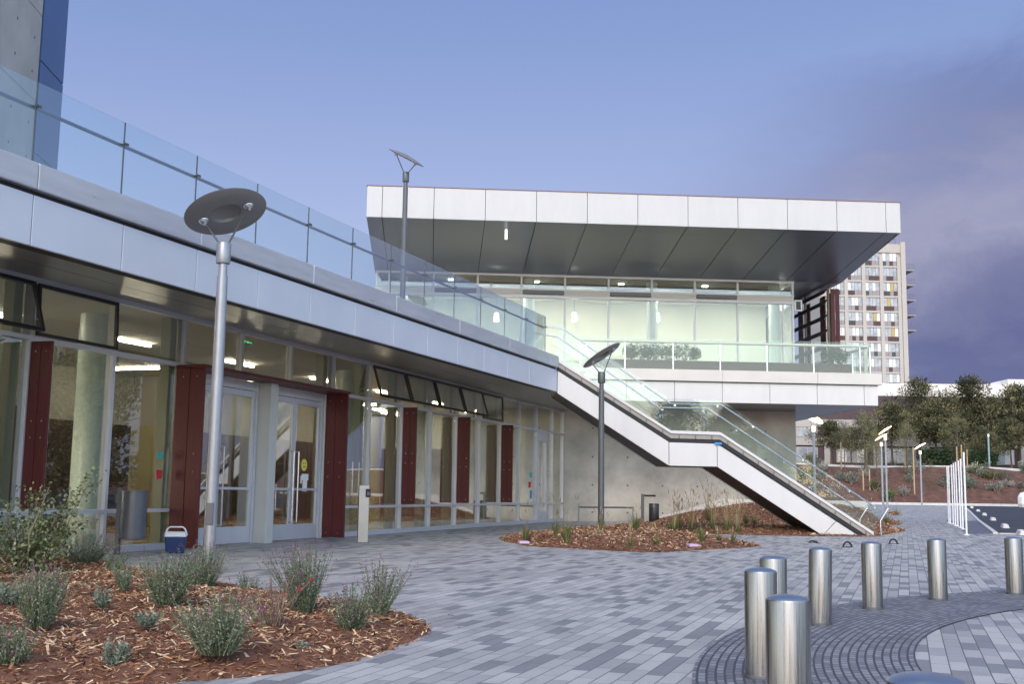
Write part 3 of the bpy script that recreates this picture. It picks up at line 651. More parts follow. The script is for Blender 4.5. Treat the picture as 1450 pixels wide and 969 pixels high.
# ================================================================ PAVILION
pv = thing('pavilion_building', 'two storey pavilion with wide white overhanging roof, glazed upper floor and concrete base', 'building', FW.p(2, -4, 0))
WL, WR = -7.26, 9.07
def tie_holes(parent, fr, pts):
    m = MB()
    for s_, z in pts: m.lathe([(.035, 0), (.035, .004)], fr.p(s_, .0005, z), 12, Matrix.Rotation(math.atan2(fr.en.y, fr.en.x), 3, 'Z') @ Matrix.Rotation(math.pi / 2, 3, 'Y'))
    m.build('tie_hole', darkmetal, parent)
cw = MB()
for a_, b_ in ((.06, 4.62), (4.63, 9.1)):
    for z0, z1 in ((0, .66), (.67, 4.34)): cw.box(FW, a_ + .004, b_ - .004, -.35, 0, z0 + .003, z1 - .003)
cw.box(FW, .06, 9.09, -.33, -.012, 0, 4.3)
cw.box(FW, 8.75, 9.09, -9, -.352, 0, 4.3)
cw.build('concrete_wall', concrete, pv)
tie_holes(pv, FW, [(s_, z) for z in (1.38, 2.45, 3.55) for s_ in (1.15, 2.5, 3.85, 5.2, 6.55, 7.9)] + [(1.15, .35), (2.5, .35), (3.85, .35)])
# balcony slab with coping and lower panels
BN = 3.63
MB().box(FW, -1.5, 10.9, -.3, BN - .06, 4.34, 5.30).build('balcony_slab', soffit_m, pv)
MB().box(FW, 9.12, 10.9, -8, -.302, 4.34, 5.30).build('balcony_slab', soffit_m, pv)
bp_ = MB(); bj = [-1.62, .105] + [1.83 + 1.724 * k for k in range(6)] + [10.96]
for a_, b_ in zip(bj[:-1], bj[1:]): bp_.box(FW, a_ + .008, b_ - .008, BN - .05, BN, 4.33, 5.04)
for k in range(6): bp_.box(FW, 10.91, 10.96, BN - .06 - 1.8 * (k + 1), BN - .07 - 1.8 * k, 4.33, 5.04)
bp_.build('balcony_panel', white, pv, bevel=.005)
MB().box(FW, -1.5, 10.93, -.3, BN - .03, 5.0, 5.10).build('shadow_gap', black, pv)
bc = MB()
for a_, b_ in zip(bj[:-1:2], bj[2::2] + [11.09]):
    b_ = min(b_, 11.09) if b_ < 10.9 else 11.09
    bc.box(FW, a_ + .003, b_ - .003, BN - .35, BN + .10, 5.07, 5.48)
bc.box(FW, 10.75, 11.09, -8, BN - .352, 5.07, 5.48)
bc.build('balcony_coping', cream_metal, pv, bevel=.012)
# roof canopy
CN = 5.83
ca = MB(); cj = [-7.36, -6.84] + [-6.84 + 1.737 * k for k in range(1, 11)] + [11.05]
for a_, b_ in zip(cj[:-1], cj[1:]): ca.box(FW, a_ + .008, b_ - .008, CN - .05, CN, 10.17, 11.24)
for k in range(6):
    ca.box(FW, -7.36, -7.31, CN - .06 - 1.74 * (k + 1), CN - .075 - 1.74 * k, 10.17, 11.24); ca.box(FW, 11.0, 11.05, CN - .06 - 1.74 * (k + 1), CN - .075 - 1.74 * k, 10.17, 11.24)
ca.build('roof_fascia', mat('light_grey_panel', (0.50, 0.495, 0.49), 0.42, 0.0, var=0.06, vscale=1.6, stretch=(1.4, 1.4, .35), rvar=0.1, bump=.04, bscale=1.2), pv, bevel=.006)
MB().box(FW, -7.31, 11.0, -9, CN - .052, 10.22, 11.2).build('roof', black, pv)
MB().box(FW, -7.38, 11.07, CN - .2, CN + .02, 11.243, 11.265).build('roof_edge_trim', mat('red_brown_trim', (0.20, 0.10, 0.09), 0.5), pv)
cs = MB(); rows = [0, .13, .80, 1]
def cz(t_): return 10.20 - .72 * t_
for a_, b_ in zip(cj[:-1], cj[1:]):
    for t0, t1 in zip(rows[:-1], rows[1:]):
        n0 = CN - .052 - (CN - .10) * t0 - (.004 if t0 else 0); n1 = CN - .052 - (CN - .10) * t1 + .004
        cs.slab([FW.p(a_ + .012, n0, cz(t0)), FW.p(a_ + .012, n1, cz(t1)), FW.p(b_ - .012, n1, cz(t1)), FW.p(b_ - .012, n0, cz(t0))], .02)
for k in range(5):
    cs.box(FW, WR + .06, 10.52, .04 - 1.8 * (k + 1), .03 - 1.8 * k, 9.48, 9.5); cs.box(FW, 10.545, 11.04, .04 - 1.8 * (k + 1), .03 - 1.8 * k, 9.48, 9.5)
cs.build('roof_soffit', soffit_m, pv)
sb_ = MB(); sb_.slab([FW.p(-7.3, CN - .06, 10.24), FW.p(-7.3, .04, 9.52), FW.p(11.0, .04, 9.52), FW.p(11.0, CN - .06, 10.24)], .05)
sb_.box(FW, -7.3, 11.0, -9, .035, 9.52, 9.6); sb_.build('soffit_backing', black, pv)
sw = MB()
sw.prism([FW.p(11.02, CN - .06, 10.17), FW.p(11.02, CN - .06, 10.3), FW.p(11.02, -9, 10.3), FW.p(11.02, -9, 9.5), FW.p(11.02, .04, 9.5)], ub * .02)
sw.prism([FW.p(-7.35, CN - .06, 10.17), FW.p(-7.35, CN - .06, 10.3), FW.p(-7.35, -9, 10.3), FW.p(-7.35, -9, 9.5), FW.p(-7.35, .04, 9.5)], ub * .02)
sw.build('roof_side', soffit_m, pv)
# small bright fitting under the canopy
q = AT(719, 322, 38.0)
MB().lathe([(.05, 0), (.05, .34), (.03, .36)], FW.p(-2.6, 5.0, 9.72), 14).build('downlight', mat('white_fitting', (0.8, 0.8, 0.8), 0.4, emit=(1, 1, 1), estr=0.6), pv)
# upper glazing
wj = [WL, WL + .6] + [-5.075 + 1.705 * k for k in range(0, 8)] + [WR - .33, WR]
wj = [WL, -6.78, -5.075, -3.37, -1.665, .04, 1.75, 3.455, 5.16, 6.865, WR]
uf = MB()
for s_ in wj: uf.box(FW, s_ - .035, s_ + .035, -.12, .03, 5.0, 9.40)
uf.box(FW, WL - .03, WR + .05, -.14, .06, 9.40, 9.48)
uf.box(FW, WL - .03, WR + .05, -.12, .04, 8.86, 8.93); uf.box(FW, WL - .03, WR + .05, -.14, .07, 8.56, 8.66)
uf.box(FW, WL, WR, -.12, .05, 5.0, 5.5)
uf.box(FW, WR - .42, WR - .36, -.12, .03, 5.0, 8.56)
uf.build('window_frame', frame_m, pv, bevel=.004)
bandm = mat('cream_band', (0.62, 0.60, 0.55), 0.5)
MB().box(FW, WL, WR + .03, -.10, .02, 8.662, 8.858).build('spandrel', bandm, pv)
for i, (a_, b_) in enumerate(zip(wj[:-1], wj[1:])):
    if i % 2 == 0 and i > 1: MB().box(FW, a_ + .05, b_ - .05, .022, .14, 8.70, 8.85).build('shade_box', darkmetal, pv, bevel=.01)
    MB().box(FW, a_ + .036, b_ - .036, -.05, -.038, 8.932, 9.398).build('window', glassF, pv)
    MB().box(FW, a_ + .036, b_ - .036, -.05, -.038, 5.5, 8.558).build('window', glassP, pv)
    if i > 5:
        MB().box(FW, a_ + .10, a_ + .13, .03, .06, 5.5, 8.55)
# right return glazing
ru = MB()
for n_ in (-2.6, -5.2, -8): ru.box(FW, WR - .03, WR + .04, n_ - .035, n_ + .035, 5.0, 9.40)
ru.box(FW, WR - .03, WR + .04, -8, -.15, 9.40, 9.48); ru.box(FW, WR - .03, WR + .05, -8, -.15, 8.56, 8.93); ru.build('window_frame', frame_m, pv)
for n0, n1 in ((-2.56, -.15), (-5.16, -2.64), (-7.96, -5.24)): MB().box(FW, WR, WR + .012, n0, n1, 5.3, 8.56).build('window', glassF, pv)
# room
cream = mat('cream_room_wall', (0.72, 0.72, 0.63), 0.85, var=0.04, vscale=.5)
MB().box(FW, WL, WR - .05, -3.7, -3.5, 5.3, 9.2).build('inner_wall', cream, pv)
MB().box(FW, WL, WR, -8, -.13, 5.1, 5.3).build('interior_floor', floor_m, pv)
MB().box(FW, WL, WR, -8, -.13, 9.42, 9.5).build('interior_ceiling', mat('dim_green_ceiling', (0.16, 0.19, 0.16), 0.7), pv)
MB().box(FW, WL, WL + .08, -8, -.13, 5.3, 9.42).build('inner_wall', cream, pv)
wv = MB(); prev = None
for i in range(140):
    s_ = WL + .1 + (WR - WL - .3) * i / 139; z_ = 9.03 + .055 * math.sin(s_ * 2 * math.pi / 3.41 + .6)
    cur = [FW.p(s_, -.25, z_ - .09), FW.p(s_, -3.4, z_), FW.p(s_, -3.4, z_ + .05), FW.p(s_, -.25, z_)]
    if prev: wv.add(prev + cur, [(0, 1, 5, 4), (1, 2, 6, 5), (2, 3, 7, 6), (3, 0, 4, 7)])
    prev = cur
wv.build('wavy_ceiling', mat('white_baffle', (0.75, 0.75, 0.68), 0.6), pv, smooth=True)
room_lamp_fill = mat('room_lamp_fill_panel', (1, 1, 1), 0.5, emit=(1.0, 0.98, 0.91), estr=18)
for k in range(5): MB().box(FW, -6.3 + k * 3.41, -4.7 + k * 3.41, -1.35, -.8, 8.915, 8.93).build('ceiling_light', room_lamp_fill, pv)  # hidden glowing panels added above the header to brighten the cream room wall
for k in range(4): MB().box(FW, -4.5 + k * 3.41, -4.3 + k * 3.41, -1.15, -1.0, 9.38, 9.41).build('ceiling_light', room_lamp_fill, pv)
pend = mat('lit_pendant', (1, 1, 1), 0.5, emit=(1, .97, .85), estr=5)
for x in (703, 813, 930):
    qy = 450; q = PLN(x, qy, FW.p(0, -1.6, 0), nb); c = Vector((q.x, q.y, q.z - .16))
    p_ = MB().lathe([(.10, 0), (.115, .02), (.09, .34), (.02, .37)], c, 18).build('pendant_lamp', pend, pv, smooth=True)
    MB().tube([c + Z * .37, c + Z * (8.96 - c.z)], .008, 6).build('cord', darkmetal, p_)
for s_ in (-6.3, -1.3, 3.6, 8.55): MB().lathe([(.22, 5.3), (.22, 9.42)], FW.p(s_, -.75, 0), 24).build('column', colm, pv, smooth=True)
# rear wing wall closing the back
MB().box(FW, WL, WR, -9, -8.8, 4.7, 9.5).build('rear_wall', concrete2, pv)
MB().box(FW, .3, 8.7, -9, -8.8, 0, 4.7).build('rear_wall', concrete2, pv)
# balcony guard
bgd = thing('glass_railing', 'glass guard with pale top rail on the front edge of the pavilion balcony', 'railing', FW.p(5, BN - .1, 5.48))
RT = 6.50
gj = [.2, 1.80] + [1.83 + 1.71 * k for k in range(1, 6)] + [10.75]
for a_, b_ in zip(gj[:-1], gj[1:]): MB().box(FW, a_ + .03, b_ - .03, BN - .12, BN - .105, 5.49, RT + .12).build('glass_panel', glassS, bgd)
MB().box(FW, 10.80, 10.815, -3, BN - .15, 5.49, RT + .12).build('glass_panel', glassS, bgd)
for a_ in gj: MB().box(FW, a_ - .025, a_ + .025, BN - .20, BN - .13, 5.47, RT - .05).build('post', rail_m, bgd, bevel=.004)
for n_ in (1.7, -.2, -2): MB().box(FW, 10.74, 10.79, n_, n_ + .05, 5.47, RT - .05).build('post', rail_m, bgd)
tr_ = MB(); tr_.tube([FW.p(.2, BN - .27, RT), FW.p(10.7, BN - .27, RT), FW.p(10.7, -2, RT)], .055, 10); tr_.build('top_rail', mat('cream_rail', (0.62, 0.60, 0.50), 0.4, 0.3), bgd, smooth=True)
# dark box and leaf clumps added for the dark band in the balcony glass
plm = island_mat('filler_leaves', [(0, (0.015, 0.03, 0.012)), (1, (0.05, 0.08, 0.03))])
def leafball(mb, c, r, n, size, sq=1.0):
    for _ in range(n):
        d = Vector((rnd.gauss(0, 1), rnd.gauss(0, 1), rnd.gauss(0, 1) * sq)); d = d.normalized() * (r * rnd.random() ** .45); q = c + Vector((d.x, d.y, d.z * sq))
        a = Vector((rnd.gauss(0, 1), rnd.gauss(0, 1), rnd.gauss(0, 1))).normalized(); b = a.orthogonal().normalized()
        s1 = size * rnd.uniform(.6, 1.3); mb.add([q - a * s1, q - b * s1 * .4, q + a * s1, q + b * s1 * .4], [(0, 1, 2, 3)])
bpl = thing('balcony_filler', 'long low dark brown planter box with dark leaf clumps, added for the dark band in the balcony glass', 'filler', FW.p(5, 2.2, 5.48))
MB().box(FW, .9, 10.4, 1.9, 2.6, 5.31, 5.93).build('box', mat('dark_brown_filler', (.045, .022, .02), .6, var=.2), bpl, bevel=.01)
for x, r_ in ((892, .30), (903, .42), (916, .3), (931, .40), (948, .34), (966, .42), (984, .25), (1175, .35), (1192, .3)):
    q = PLN(x, 505, FW.p(0, 2.25, 0), nb); lb = MB(); leafball(lb, Vector((q.x, q.y, 6.15 + r_ * .3)), r_, 500, .05); lb.build('shrub', plm, bpl, fixn=False)
# ================================================================ STAIR
st = thing('outdoor_staircase', 'white sided outdoor staircase with mid landing and glass guards climbing to the terrace', 'staircase', FS.p(-4, .9, 0))
KX = [-8.39, -5.24, -3.87, 0.0]; SW = 1.85
slope = .628
tops = [(-8.39, 4.42), (-5.26, 2.50), (-3.92, 2.48), (.03, 0.0)]     # top of white panel
bots = [(-8.39, 3.80), (-5.28, 1.86), (-3.93, 1.85), (-.99, 0.0)]
def side(n0, n1, nm):
    segs = [[(-8.385, 4.42), (-5.285, 2.512), (-5.285, 1.863), (-8.385, 3.80)], [(-5.27, 2.50), (-3.935, 2.48), (-3.935, 1.852), (-5.27, 1.86)],
            [(-3.92, 2.475), (-.62, .405), (-1.0, .01), (-3.92, 1.845)], [(-.60, .393), (.02, .01), (-.985, .01)]]
    m = MB()
    for sg in segs: m.prism([FS.p(s_, n0, z) for s_, z in sg], FS.en * (n1 - n0))
    m.build(nm, white, st, bevel=.006)
side(0, .05, 'side_panel'); side(SW - .05, SW, 'side_panel')
# dark underside and core
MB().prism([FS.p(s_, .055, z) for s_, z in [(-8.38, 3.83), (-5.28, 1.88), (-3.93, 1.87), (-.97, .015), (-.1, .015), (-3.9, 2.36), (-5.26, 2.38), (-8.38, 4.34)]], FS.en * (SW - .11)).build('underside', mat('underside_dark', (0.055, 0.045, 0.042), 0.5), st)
line = [(-8.39, 0), (-5.24, 0), (-3.87, 0), (.44, 0)]
capz = [(-8.40, 4.76), (-5.22, 2.83), (-3.84, 2.81), (.44, .12)]
def band(dz0, dz1, n0, n1, nm, m, ext=0.0, seg=None):
    mb = MB()
    for (s0, z0), (s1, z1) in zip(capz[:-1], capz[1:]):
        mb.prism([FS.p(s0, n0, z0 + dz0), FS.p(s1, n0, z1 + dz0), FS.p(s1, n0, z1 + dz1), FS.p(s0, n0, z0 + dz1)], FS.en * (n1 - n0))
    return mb.build(nm, m, st, bevel=.003)
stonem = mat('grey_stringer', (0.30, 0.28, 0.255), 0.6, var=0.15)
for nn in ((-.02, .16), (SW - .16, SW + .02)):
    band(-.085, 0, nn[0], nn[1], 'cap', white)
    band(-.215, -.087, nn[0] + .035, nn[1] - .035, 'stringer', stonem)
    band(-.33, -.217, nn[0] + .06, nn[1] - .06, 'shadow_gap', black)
tb = MB()
for (s0, z0), (s1, z1) in zip(capz[:-1], capz[1:]):
    n_ = max(2, int((s1 - s0) / .40))
    for k in range(n_):
        t_ = (k + .5) / n_; s_ = s0 + (s1 - s0) * t_; z_ = z0 + (z1 - z0) * t_
        tb.box(FS, s_ - .012, s_ + .012, -.005, .014, z_ - .215, z_ - .12)
tb.build('stringer_tab', darkmetal, st)
tr = MB(); nstep = 13
def flight(s0, z0, s1, z1, n):
    for k in range(n):
        sa = s0 + (s1 - s0) * k / n; sb2 = s0 + (s1 - s0) * (k + 1) / n; zt = z0 + (z1 - z0) * (k + 1) / n
        tr.box(FS, sa + .002, sb2 + .03, .17, SW - .17, zt - .17, zt)
flight(-8.4, 4.66, -5.2, 2.65, 12); tr.box(FS, -5.16, -3.85, .17, SW - .17, 2.5, 2.65); flight(-3.85, 2.65, .25, 0.03, 16)
tr.build('tread', concrete2, st)
tail = MB().prism([FS.p(.02, .06, .005), FS.p(.44, .06, .005), FS.p(.44, .06, .11), FS.p(-.15, .06, .46)], FS.en * (SW - .12)); tail.build('bottom_step', concrete2, st)
# glass guards + rails on both sides
def gtop(s_):
    if s_ <= -5.22: return 5.79 + (s_ + 8.37) * (3.71 - 5.79) / (8.37 - 5.22)
    if s_ <= -3.75: return 3.71
    return 3.71 + (s_ + 3.75) * (.70 - 3.71) / (4.47)
def gbot(s_):
    if s_ <= -5.22: return 4.76 + (s_ + 8.40) * (2.83 - 4.76) / 3.18
    if s_ <= -3.84: return 2.83
    return max(.12, 2.81 + (s_ + 3.84) * (.12 - 2.81) / 4.28)
gcut = [-8.37, -6.8, -5.22, -3.78, -2.25, -.75, .46]
for n0 in (.06, SW - .075):
    for a_, b_ in zip(gcut[:-1], gcut[1:]):
        e_ = .006; top2 = [FS.p(a_ + e_, n0, gbot(a_)), FS.p(b_ - e_, n0, gbot(b_))]
        if b_ > .4: top2 += [FS.p(.72, n0, .70), FS.p(a_ + e_, n0, gtop(a_))]
        else: top2 += [FS.p(b_ - e_, n0, gtop(b_)), FS.p(a_ + e_, n0, gtop(a_))]
        MB().prism(top2, FS.en * .014).build('glass_panel', glassS, st)
    ins = 1 if n0 < 1 else -1
    rn = n0 + .09 * ins
    rz = lambda s_: gtop(s_) - .13
    pts = [FS.p(-8.9, rn, 5.70), FS.p(-8.2, rn, 5.60 + .0), FS.p(-5.21, rn, 3.59), FS.p(-3.77, rn, 3.59), FS.p(.60, rn, .78), FS.p(.94, rn, .78), FS.p(.70, rn, .42), FS.p(.72, rn, .02)]
    MB().tube(pts, .021, 10).build('handrail', rail_m, st, smooth=True)
    br_ = MB()
    for s_ in (-7.6, -6.0, -5.1, -3.9, -2.9, -1.5, -.2, .5):
        zz = 3.59 if -5.21 <= s_ <= -3.77 else (5.60 + (s_ + 8.2) * (3.59 - 5.60) / 2.99 if s_ < -5.21 else 3.59 + (s_ + 3.77) * (.78 - 3.59) / 4.37)
        br_.tube([FS.p(s_, n0 + .01, zz - .06), FS.p(s_, rn, zz - .05), FS.p(s_, rn, zz - .01)], .012, 6); br_.lathe([(.03, 0), (.03, .02)], FS.p(s_, n0 - .015, zz - .06), 12, Matrix.Rotation(math.pi / 2, 3, 'X'))
    br_.build('bracket', rail_m, st)
tape = mat('blue_masking_tape', (0.03, 0.25, 0.65), 0.6)
for (x, y, nn, w_, h_) in ((934.5, 589, SW - .085, .06, .07), (997, 588.5, SW - .085, .05, .06), (997, 600, SW - .085, .05, .05), (1017, 628.5, -.045, .18, .05), (1148, 690.5, SW - .085, .07, .05), (921, 572, SW - .085, .05, .04)):
    q = PLN(x, y, FS.p(0, nn, 0), nb); s_ = (q - SP).dot(ub); MB().box(FS, s_ - w_ * .55, s_ + w_ * .55, nn - .01, nn - .004, q.z - h_ * .6, q.z + h_ * .6).build('tape', tape, st)
# ================================================================ LOUVRE SCREEN
ls = thing('louvre_screen', 'maroon board louvre screen hanging under the right edge of the pavilion roof', 'screen', FW.p(10.9, -1, 5.3))
LSX = 10.75
fz0, fz1 = 5.3, 9.47
m = MB()
for n_ in (-.7, -3.5, -6.3, -9.1): m.box(FW, LSX - .04, LSX + .04, n_ - .05, n_ + .05, fz0, fz1)
m.build('post', mat('bronze_post', (0.16, 0.15, 0.12), 0.5, 0.3), ls)
m = MB()
for z in (5.75, 6.35, 6.95, 7.55, 8.15, 8.75, 9.2)[0:]: m.prism([FW.p(LSX - .14, -.78, z), FW.p(LSX - .02, -.78, z + .20), FW.p(LSX + .0, -.78, z + .18), FW.p(LSX - .12, -.78, z - .02)], nb * 8.6)
m.build('louvre', mat('dark_louvre', (0.03, 0.02, 0.02), 0.5), ls)
m = MB(); n_ = -1.1
for k in range(9):
    if k % 3 == 2: continue
    m.box(FW, LSX + .30, LSX + .34, -1.6 - k * .95, -1.0 - k * .95, fz0, 9.3)
m.build('board', maroon, ls)
m = MB(); m.box(FW, LSX + .06, LSX + .23, -.62, -.58, fz0, 9.35); m.box(FW, LSX + .25, LSX + .42, -.62, -.58, fz0, 9.35); m.build('end_board', maroon, ls, bevel=.004)
q = AT(1129, 434, 42.5)
cb = thing('wall_speaker', 'small square black and white fitting mounted beside the upper right corner of the glazed wall', 'speaker', FW.p(9.35, .1, 8.35))
MB().box(FW, 9.13, 9.45, -.1, .02, 8.3, 8.75).build('housing', mat('white_fixture', (0.75, 0.75, 0.75), 0.4), cb, bevel=.01)
MB().box(FW, 9.2, 9.38, .021, .03, 8.36, 8.69).build('grille', darkframe, cb)
MB().box(FW, 9.09, 9.13, -.06, -.01, 8.5, 8.56).build('arm', darkmetal, cb)
# low white ramp wall behind the beds
rw = MB(); ra = G(935, 741); q0 = (ra - W0).dot(ub); nq = .95
rw.prism([FW.p(3.55, nq, 0), FW.p(8.9, nq, 0), FW.p(11.5, nq, 0), FW.p(11.5, nq, .92), FW.p(5.9, nq, .92), FW.p(3.55, nq, .22)], nb * .14)
tag(rw.build('low_wall', mat('pale_concrete', (0.60, 0.57, 0.53), 0.7, var=.12), base=FW.p(6, nq, 0), bevel=.01), 'low pale concrete wall with sloping top behind the grasses under the stairs', 'wall')
# ================================================================ LAMP POSTS
def lamp_head(parent, H_, tilt_ax, lit):
    disc_m = mat('lit_disc', (0.8, 0.75, 0.65), 0.5, emit=(1.0, 0.74, 0.44), estr=4) if lit else mat('grey_disc', (0.25, 0.245, 0.25), 0.5, 0.35, var=.05)
    M = tilt_ax; c = Vector((0, 0, H_ + .42))
    prof = [(.235, -.012), (.245, -.03), (.60, -.018), (.62, 0), (.60, .016), (.30, .05), (.02, .07)]
    prof = [(.02, .055), (.14, .05), (.225, .015), (.24, -.022), (.40, -.026), (.60, -.014), (.62, 0), (.60, .014), (.35, .06), (.02, .09)]
    d = MB().lathe([(a * .88, b) for a, b in prof], c, 56, M).build('reflector_disc', disc_m, parent, smooth=True)
    for sx in (-1, 1):
        foot = c + M @ Vector((sx * .31, 0, -.03)); top_ = Vector((sx * .055, 0, H_ - .02))
        MB().tube([top_, foot], .013, 8).build('strut', darkmetal, parent)
        MB().lathe([(.075, .0), (.07, -.02), (.035, -.05), (.012, -.08)], foot + M @ Vector((0, 0, .015)), 14, M).build('strut_cap', rail_m, parent, smooth=True)
def lamp_post(name, label, base, H_, M, dark=False, lit=False, group='tall disc topped lamp posts', rr=.075, copyof=None):
    t = thing(name, label, 'lamp post', (0, 0, 0), group)
    pm = darkmetal if dark else galv
    MB().tube([(0, 0, 0), (0, 0, H_ * .5), (0, 0, H_ - .45)], [rr * 1.05, rr, rr * .92], 20).build('pole', pm, t, smooth=True)
    MB().lathe([(rr * .75, H_ - .45), (rr * .75, H_ - .28)], (0, 0, 0), 20).build('neck', pm, t, smooth=True)
    MB().lathe([(rr * 1.18, H_ - .28), (rr * 1.25, H_ - .265), (rr * 1.25, H_ - .02), (rr * 1.12, H_), (rr * .6, H_)], (0, 0, 0), 24).build('lamp_housing', mat('lit_housing', (.8, .8, .75), .4, emit=(1, .75, .42), estr=2.2) if lit else (darkmetal if dark else galv), t, smooth=True)
    MB().lathe([(rr * 1.7, 0), (rr * 1.7, .03), (rr * 1.1, .05)], (0, 0, 0), 20).build('base_plate', pm, t, smooth=True)
    lamp_head(t, H_, M, lit)
    t.location = base; return t
RX = lambda a: Matrix.Rotation(R(a), 3, 'X'); RY = lambda a: Matrix.Rotation(R(a), 3, 'Y'); RZ = lambda a: Matrix.Rotation(R(a), 3, 'Z')
p1 = G(294.5, 813)
H1 = AT(317, 344, p1.y).z
lp = lamp_post('lamp_post', 'silver lamp post with tilted grey disc in front of the entrance doors', p1, H1, RY(-20) @ RX(-15))
hb = MB().box(Fr(p1, (1, 0, 0), (0, 1, 0)), -.04, .05, -.092, -.07, .62, .90).build('hand_hole_cover', darkmetal, lp, bevel=.004)
p3 = AT(851, 745, 28); p3.z = .2
lamp_post('lamp_post', 'dark lamp post with tilted disc standing in the mulch bed in front of the stairs', p3, AT(852, 527, p3.y).z - .2, RY(-33) @ RX(-7), dark=True)
p2 = AT(569.5, 440, 31.0); p2.z = 4.66
lamp_post('lamp_post', 'lamp post with steeply tilted disc rising from the roof terrace', p2, AT(574, 244, 31.0).z - 4.66, RY(27) @ RX(12), dark=True)
for i, (x, yt, dpt, lab, tl) in enumerate(((1154, 604, 60, 'lit lamp post seen beyond the stair glass just right of the concrete wall', 30), (1247, 627, 88, 'shorter looking of the two lit lamp posts standing side by side', -30), (1253, 618, 82, 'taller looking of the two lit lamp posts standing side by side', -34), (1302, 639, 100, 'lit lamp post standing alone left of the row of white poles', -30))):
    q = AT(x, 700, dpt); q.z = rise(dpt); Ht = AT(x, yt, dpt).z - q.z
    q.x = AT(x + 3, 700, dpt).x if i else q.x
    lamp_post('lamp_post', lab, q, Ht, RY(tl) @ RX(-6), lit=True)
q = AT(1401, 660, 116); q.z = bank_top(q.x) - .3
lpt = thing('light_pole', 'slim pale green blue pole standing on top of the mulch bank', 'pole', q)
MB().tube([q, q + Z * 3.6], [.11, .09], 12).build('pole', mat('verdigris_pole', (0.25, 0.36, 0.36), .5, .3), lpt); MB().lathe([(.13, 3.6), (.13, 3.9), (.05, 3.95)], q, 12).build('cap', rail_m, lpt)
# ================================================================ BOLLARDS
def bollard():
    t = thing('bollard', 'brushed steel bollard', 'bollard', (0, 0, 0), 'brushed steel bollards on the curved sett band')
    MB().lathe([(.0975, 0), (.0975, .625), (.0955, .632)], (0, 0, 0), 48).build('shaft', steel, t, smooth=True)
    MB().lathe([(.0955, .632), (.088, .640), (.06, .650), (.02, .655)], (0, 0, 0), 48).build('domed_top', mat('polished_cap', (.50, .50, .51), .38, 1.0, rvar=.05, vscale=20), t, smooth=True)
    MB().lathe([(.1, 0), (.1, .02), (.099, .024)], (0, 0, 0), 48).build('foot_seam', darkmetal, t, smooth=True)
    return t
bp0 = bollard()
blist = [((1.16, 3.03), 'nearest bollard, only its domed top showing at the bottom edge'), ((1.245, 5.15), 'large bollard in front of another one at the left of the row'), ((1.53, 7.0), 'leftmost bollard, partly hidden behind the nearest full one'),
         ((1.93, 8.4), 'bollard half hidden behind the leftmost one'), ((2.67, 9.9), 'slightly leaning bollard, first one fully visible from the left'), ((3.57, 11.3), 'bollard below the foot of the staircase, fifth from the right edge gap'),
         ((4.62, 12.39), 'second bollard from the right end of the row'), ((5.83, 13.25), 'rightmost bollard at the far end of the row')]
blist[5] = (blist[5][0], 'third bollard from the right, standing on the dark setts')
for i, ((x, y), lab) in enumerate(blist):
    o = bp0 if i == 0 else copy_tree(bp0)
    o['label'] = lab; o.location = (x, y, .006); o.rotation_euler = (0, R(-1.6) if i == 4 else R(rnd.uniform(-.4, .4)), R(rnd.uniform(0, 360)))
b0 = G(1311, 957, .655)
bp0.location = (b0.x, b0.y, .006)
# white poles by the parking
wpm = mat('white_pole_paint', (0.78, 0.78, 0.80), 0.4)
def wpole():
    t = thing('white_pole', 'white pole', 'pole', (0, 0, 0), 'row of white poles beside the parking lot')
    MB().tube([(0, 0, .0), (0, 0, 2.43)], .027, 14).build('pole', wpm, t, smooth=True); MB().lathe([(.033, 2.43), (.015, 2.45)], (0, 0, 0), 14).build('cap', wpm, t); MB().lathe([(.09, 0), (.09, .03)], (0, 0, 0), 14).build('base_plate', wpm, t)
    return t
wp0 = wpole()
ordn = ['farthest', 'second farthest', 'third farthest', 'fourth farthest', 'fourth nearest', 'third nearest', 'second nearest', 'nearest and tallest looking']
for i, (x, y, d_) in enumerate(((1338.7, 661.7, 49), (1340.8, 661, 48.4), (1345, 659.5, 46.8), (1348, 657.3, 44.7), (1351, 656, 43.4), (1355, 653.7, 41.5), (1358, 651.5, 39.8), (1363.5, 642, 33.8))):
    o = wp0 if i == 0 else copy_tree(wp0); q = AT(x + (2 if i < 7 else 1), y, d_); o.location = (q.x, q.y, 0); o['label'] = ordn[i] + ' white pole in the row beside the parking lot'
# wheel stops
wsm = mat('wheel_stop_concrete', (0.66, 0.64, 0.60), 0.7, var=.1)
kd = (kB - kA); kd.z = 0; kd.normalize(); kn = Vector((kd.y, -kd.x, 0))
def wstop():
    m = MB(); Ls = .9
    def sec(s_, k): return [kd * s_ + kn * (-.13 * k), kd * s_ + kn * (.13 * k), kd * s_ + kn * (.08 * k) + Z * .14 * k, kd * s_ + kn * (-.08 * k) + Z * .14 * k]
    m.add(sec(-Ls, .75) + sec(-Ls + .06, 1) + sec(Ls - .06, 1) + sec(Ls, .75), [(3, 2, 1, 0), (12, 13, 14, 15)] + [(4 * j + i, 4 * j + (i + 1) % 4, 4 * j + 4 + (i + 1) % 4, 4 * j + 4 + i) for j in range(3) for i in range(4)])
    return tag(m.build('wheel_stop', wsm, base=(0, 0, 0), bevel=.01), 'pale concrete wheel stop', 'wheel stop', 'pale wheel stops in the parking lot')
ws0 = wstop()
